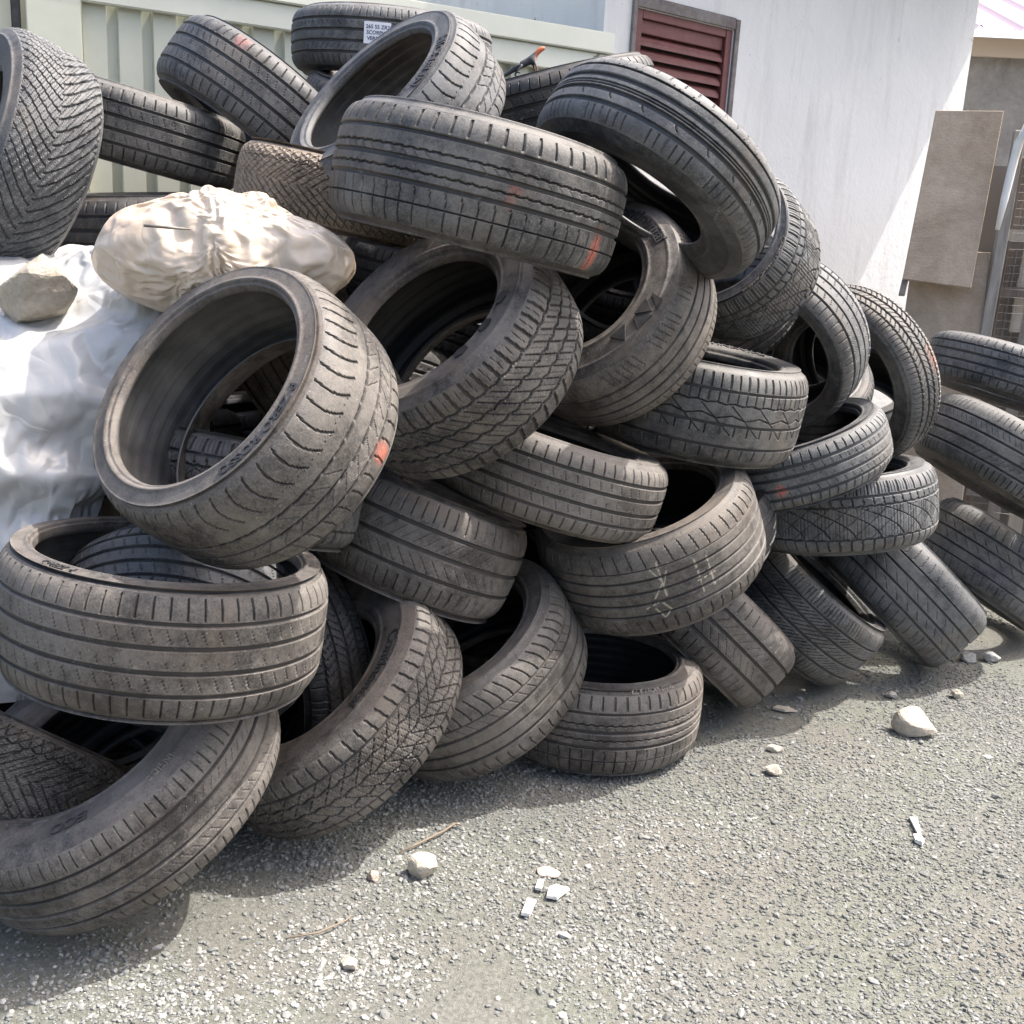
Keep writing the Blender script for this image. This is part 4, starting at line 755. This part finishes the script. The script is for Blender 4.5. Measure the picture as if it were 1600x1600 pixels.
# ------------------------------------------------------------------ grey building with pink roof, far right
gr_ = empty('grey_building', Matrix.Translation((3, 8.3, 0))); tag(gr_, 'small grey block building with pink sheet roof at the far right', 'building')
BLK = conc('block_wall', (.20, .185, .17), (.36, .34, .315), 3, 30)
gx_ = Vector((.995, -.03, 0)); gy_ = Vector((.03, .995, 0))
def gb(name, x0, x1, y0, y1, z0, z1, mat): bm = bmesh.new(); box(bm, gx_*x0+gy_*y0+Zv*z0, gx_*(x1-x0), gy_*(y1-y0), Zv*(z1-z0)); return from_bm(name, bm, mat, gr_)
gb('wall', -.4, 4, 0, 3, 0, 3.17, BLK)
b = NB('beige_board'); b.col((.52, .43, .33)); BEI = b.set(Roughness=.7); gb('fascia', -.5, 4.1, -.10, -.07, 3.06, 3.19, BEI)
bm = bmesh.new(); prev = None; n_ = 0
for i in range(260):
    x = -.5+i*.018; d = .012*math.sin(i*1.05)+(.016 if i % 18 in (0, 1) else 0); cur = [bm.verts.new(gx_*x+gy_*-.33+Zv*(3.195+d)), bm.verts.new(gx_*x+gy_*2.6+Zv*(4.35+d))]
    if prev: bm.faces.new((prev[0], cur[0], cur[1], prev[1]))
    prev = cur
b = NB('pink_roof_sheet'); b.col((.33, .25, .29)); PNK = b.set(Roughness=.45); from_bm('roof', bm, PNK, gr_, True)

# ------------------------------------------------------------------ boards and mesh cage at the right
BRD = conc('weathered_board', (.26, .205, .15), (.46, .38, .30), 2.6, 90); BRD2 = conc('weathered_board_brown', (.30, .235, .175), (.44, .37, .30), 5, 60)
def slab(name, q, th, mat, label=None, cat=None, parent=None):
    q = [Vector(p) for p in q]; n_ = (q[1]-q[0]).cross(q[3]-q[0]).normalized(); bm = bmesh.new(); a_ = [bm.verts.new(p) for p in q]; b_ = [bm.verts.new(p+n_*th) for p in q]
    bm.faces.new(a_); bm.faces.new(b_[::-1])
    for i in range(4): j = (i+1) % 4; bm.faces.new((a_[i], b_[i], b_[j], a_[j]))
    bmesh.ops.bevel(bm, geom=bm.edges[:], offset=.003, segments=1, affect='EDGES'); o = from_bm(name, bm, mat, parent)
    if label: tag(o, label, cat)
    return o
slab('wooden_board', [(1.906, 5.205, 2.198), (1.784, 4.991, 1.414), (2.066, 4.881, 1.390), (2.181, 5.096, 2.195)], .02, BRD, 'tall weathered grey board leaning upright beside the white building corner', 'board')
slab('wooden_board', [(1.855, 5.10, 1.56), (1.80, 4.93, .02), (2.16, 4.79, .02), (2.175, 4.985, 1.56)], .02, BRD2, 'rough brown board standing on the ground behind and below the tall grey board', 'board')
slab('timber_offcut', [(1.815, 5.04, 1.55), (1.775, 4.99, 1.34), (1.80, 4.975, 1.34), (1.84, 5.03, 1.55)], .02, LET_DUST, 'short dark timber piece at the lower left corner of the tall grey board', 'timber')
cg = empty('mesh_cage', Matrix.Translation((2.3, 4.9, 0))); tag(cg, 'wooden framed wire mesh cage holding old planks at the right edge', 'cage')
def wood(name, c1, c2):
    b = NB(name); tc = b.n('TexCoord'); mp = b.n('Mapping'); b.l(tc.outputs['Object'], mp.inputs[0]); mp.inputs['Scale'].default_value = (14, 14, 1.5); f = b.noise(mp.outputs[0], 3, 6, .65); b.col(b.ramp(f, [(.3, c1), (.7, c2)])); return b.set(Roughness=.85)
WD = wood('grey_timber', (.16, .145, .13), (.33, .30, .27)); WD2 = wood('brown_timber', (.10, .075, .06), (.20, .16, .13)); WD3 = wood('pale_timber', (.32, .28, .23), (.46, .41, .35))
def bar(name, p0, p1, w_, d_, mat):
    p0, p1 = Vector(p0), Vector(p1); ax_ = (p1-p0); L = ax_.length; z = ax_.normalized(); x = Vector((.97, -.22, 0)); x = (x-x.dot(z)*z).normalized(); y = z.cross(x); bm = bmesh.new()
    box(bm, p0-x*w_/2-y*d_/2-Vector((2.3, 4.9, 0)), x*w_, y*d_, ax_); bmesh.ops.bevel(bm, geom=bm.edges[:], offset=.003, segments=1, affect='EDGES'); return from_bm(name, bm, mat, cg)
bar('post', (2.15, 4.88, .0), (2.21, 4.96, 2.10), .05, .04, WD); bar('post', (2.62, 4.72, .0), (2.66, 4.80, 2.10), .05, .04, WD)
bar('rail', (2.20, 4.945, 2.085), (2.68, 4.78, 2.085), .04, .04, WD) if False else None
for z0, m_ in ((2.04, WD), (1.62, WD3), (1.36, WD2), (.9, WD), (.4, WD)):
    bm = bmesh.new(); box(bm, Vector((-.09+.03, .07, z0)), Vector((.48, -.165, .01)), Vector((.008, .022, 0)), Vector((0, 0, .05))); from_bm('rail', bm, m_, cg)
for x0, z0, z1, w_, m_ in ((2.27, 1.66, 2.0, .07, WD2), (2.36, 1.2, 1.98, .05, WD3), (2.25, .3, 1.58, .09, WD2), (2.40, .1, 1.60, .06, WD), (2.50, .1, 2.0, .07, WD3), (2.60, .1, 1.7, .09, WD2)):
    bar('plank', (x0, 5.06-(x0-2.2)*.3, z0), (x0+.03, 5.10-(x0-2.2)*.3, z1), w_, .02, m_)
b = NB('grey_backing'); b.col((.24, .22, .20)); bm = bmesh.new(); box(bm, Vector((-.12, .30, .02)), Vector((.7, -.2, 0)), Vector((.01, .03, 0)), Vector((0, 0, 1.95))); from_bm('back_board', bm, b.set(Roughness=.9), cg)
bm = bmesh.new(); u_ = Vector((.48, -.165, 0)); o_ = Vector((-.105, -.02, .35)); t_ = Vector((.055, .075, 1.70))
for i in range(15): tube(bm, [o_+u_*(i/14), o_+u_*(i/14)+t_], .0013, 4)
for j in range(48): tube(bm, [o_+t_*(j/47)+Vector((0, 0, 0)), o_+t_*(j/47)+u_], .0013, 4)
b = NB('wire'); b.col((.20, .185, .17)); b.set(Metallic=.4); from_bm('wire_mesh', bm, b.set(Roughness=.6), cg)
b = NB('white_cloth'); b.col((.72, .71, .68)); CL = b.set(Roughness=.85)
bm = bmesh.new(); tube(bm, [(2.135, 4.86, 1.66), (2.15, 4.87, 1.80), (2.165, 4.875, 1.95), (2.175, 4.875, 2.04), (2.20, 4.865, 2.105), (2.25, 4.85, 2.135), (2.33, 4.82, 2.14), (2.45, 4.78, 2.13)], [.010, .017, .019, .020, .024, .024, .024, .022], 10)
tag(from_bm('white_pipe', bm, CL, smooth=True), 'bent white padded pipe hooked over the top corner of the mesh cage', 'pipe')
bm = bmesh.new(); bmesh.ops.create_icosphere(bm, subdivisions=5, radius=1)
for v in bm.verts:
    p = np.array(v.co); h = float(folds(p[None, :]*.3, 9, 7, 9)[0]); s_ = 1+.9*(h-.12); v.co = Vector((p[0]*.10*s_, p[1]*.05*s_, p[2]*.065*s_-(.03*max(0, p[0]))))
o = from_bm('rag', bm, CL, smooth=True); o.location = (2.30, 4.80, 2.055); tag(o, 'crumpled white rag on the mesh cage under the white pipe', 'rag')
# ------------------------------------------------------------------ lizard on the back tyre
def lizard():
    b = NB('lizard_skin'); tc = b.n('TexCoord'); sp = b.n('SeparateXYZ'); b.l(tc.outputs['Object'], sp.inputs[0]); c = b.ramp(b.math('MULTIPLY', sp.outputs[0], 8.0), [(.24, (.035, .038, .042)), (.34, (.50, .12, .04))]); b.col(c); m = b.set(Roughness=.6)
    J = {'t0': (-.125, .0, -.045, .0015), 't1': (-.085, .005, -.030, .004), 't2': (-.05, .0, -.012, .007), 'hip': (-.028, 0, .0, .010), 'b1': (.0, 0, .012, .012), 'ch': (.024, 0, .024, .011), 'nk': (.040, 0, .040, .008), 'hd': (.052, 0, .050, .009), 'sn': (.066, 0, .053, .0045)}
    E = [('t0', 't1'), ('t1', 't2'), ('t2', 'hip'), ('hip', 'b1'), ('b1', 'ch'), ('ch', 'nk'), ('nk', 'hd'), ('hd', 'sn')]
    for s_, y in (('l', 1), ('r', -1)):
        J['fe'+s_] = (.030, .018*y, .006, .0028); J['ff'+s_] = (.036, .022*y, -.020, .0018); J['fh'+s_] = (.044, .024*y, -.024, .0014)
        J['he'+s_] = (-.012, .022*y, .004, .0045); J['hf'+s_] = (-.030, .028*y, -.016, .003); J['hh'+s_] = (-.020, .032*y, -.020, .002)
        E += [('ch', 'fe'+s_), ('fe'+s_, 'ff'+s_), ('ff'+s_, 'fh'+s_), ('hip', 'he'+s_), ('he'+s_, 'hf'+s_), ('hf'+s_, 'hh'+s_)]
    ks = list(J); me = bpy.data.meshes.new('lizard'); me.from_pydata([J[k][:3] for k in ks], [(ks.index(a_), ks.index(b_)) for a_, b_ in E], []); o = bpy.data.objects.new('lizard', me); col.objects.link(o)
    sk = o.modifiers.new('s', 'SKIN'); su = o.modifiers.new('u', 'SUBSURF'); su.levels = 2; su.render_levels = 2
    for i, k in enumerate(ks): me.skin_vertices[0].data[i].radius = (J[k][3], J[k][3]); me.skin_vertices[0].data[i].use_root = (k == 'hip')
    bpy.context.view_layer.update(); dg = bpy.context.evaluated_depsgraph_get(); m2 = bpy.data.meshes.new_from_object(o.evaluated_get(dg)); bpy.data.objects.remove(o)
    m2.materials.clear(); m2.materials.append(m)
    for p in m2.polygons: p.use_smooth = True
    o = link(bpy.data.objects.new('lizard', m2)); o.location = (-.035, 3.40, 1.985); o.rotation_euler = (0, -.12, .15)
    tag(o, 'dark lizard with an orange head perched on a tyre rim at the top back', 'lizard')
lizard()
bpy.context.view_layer.update()
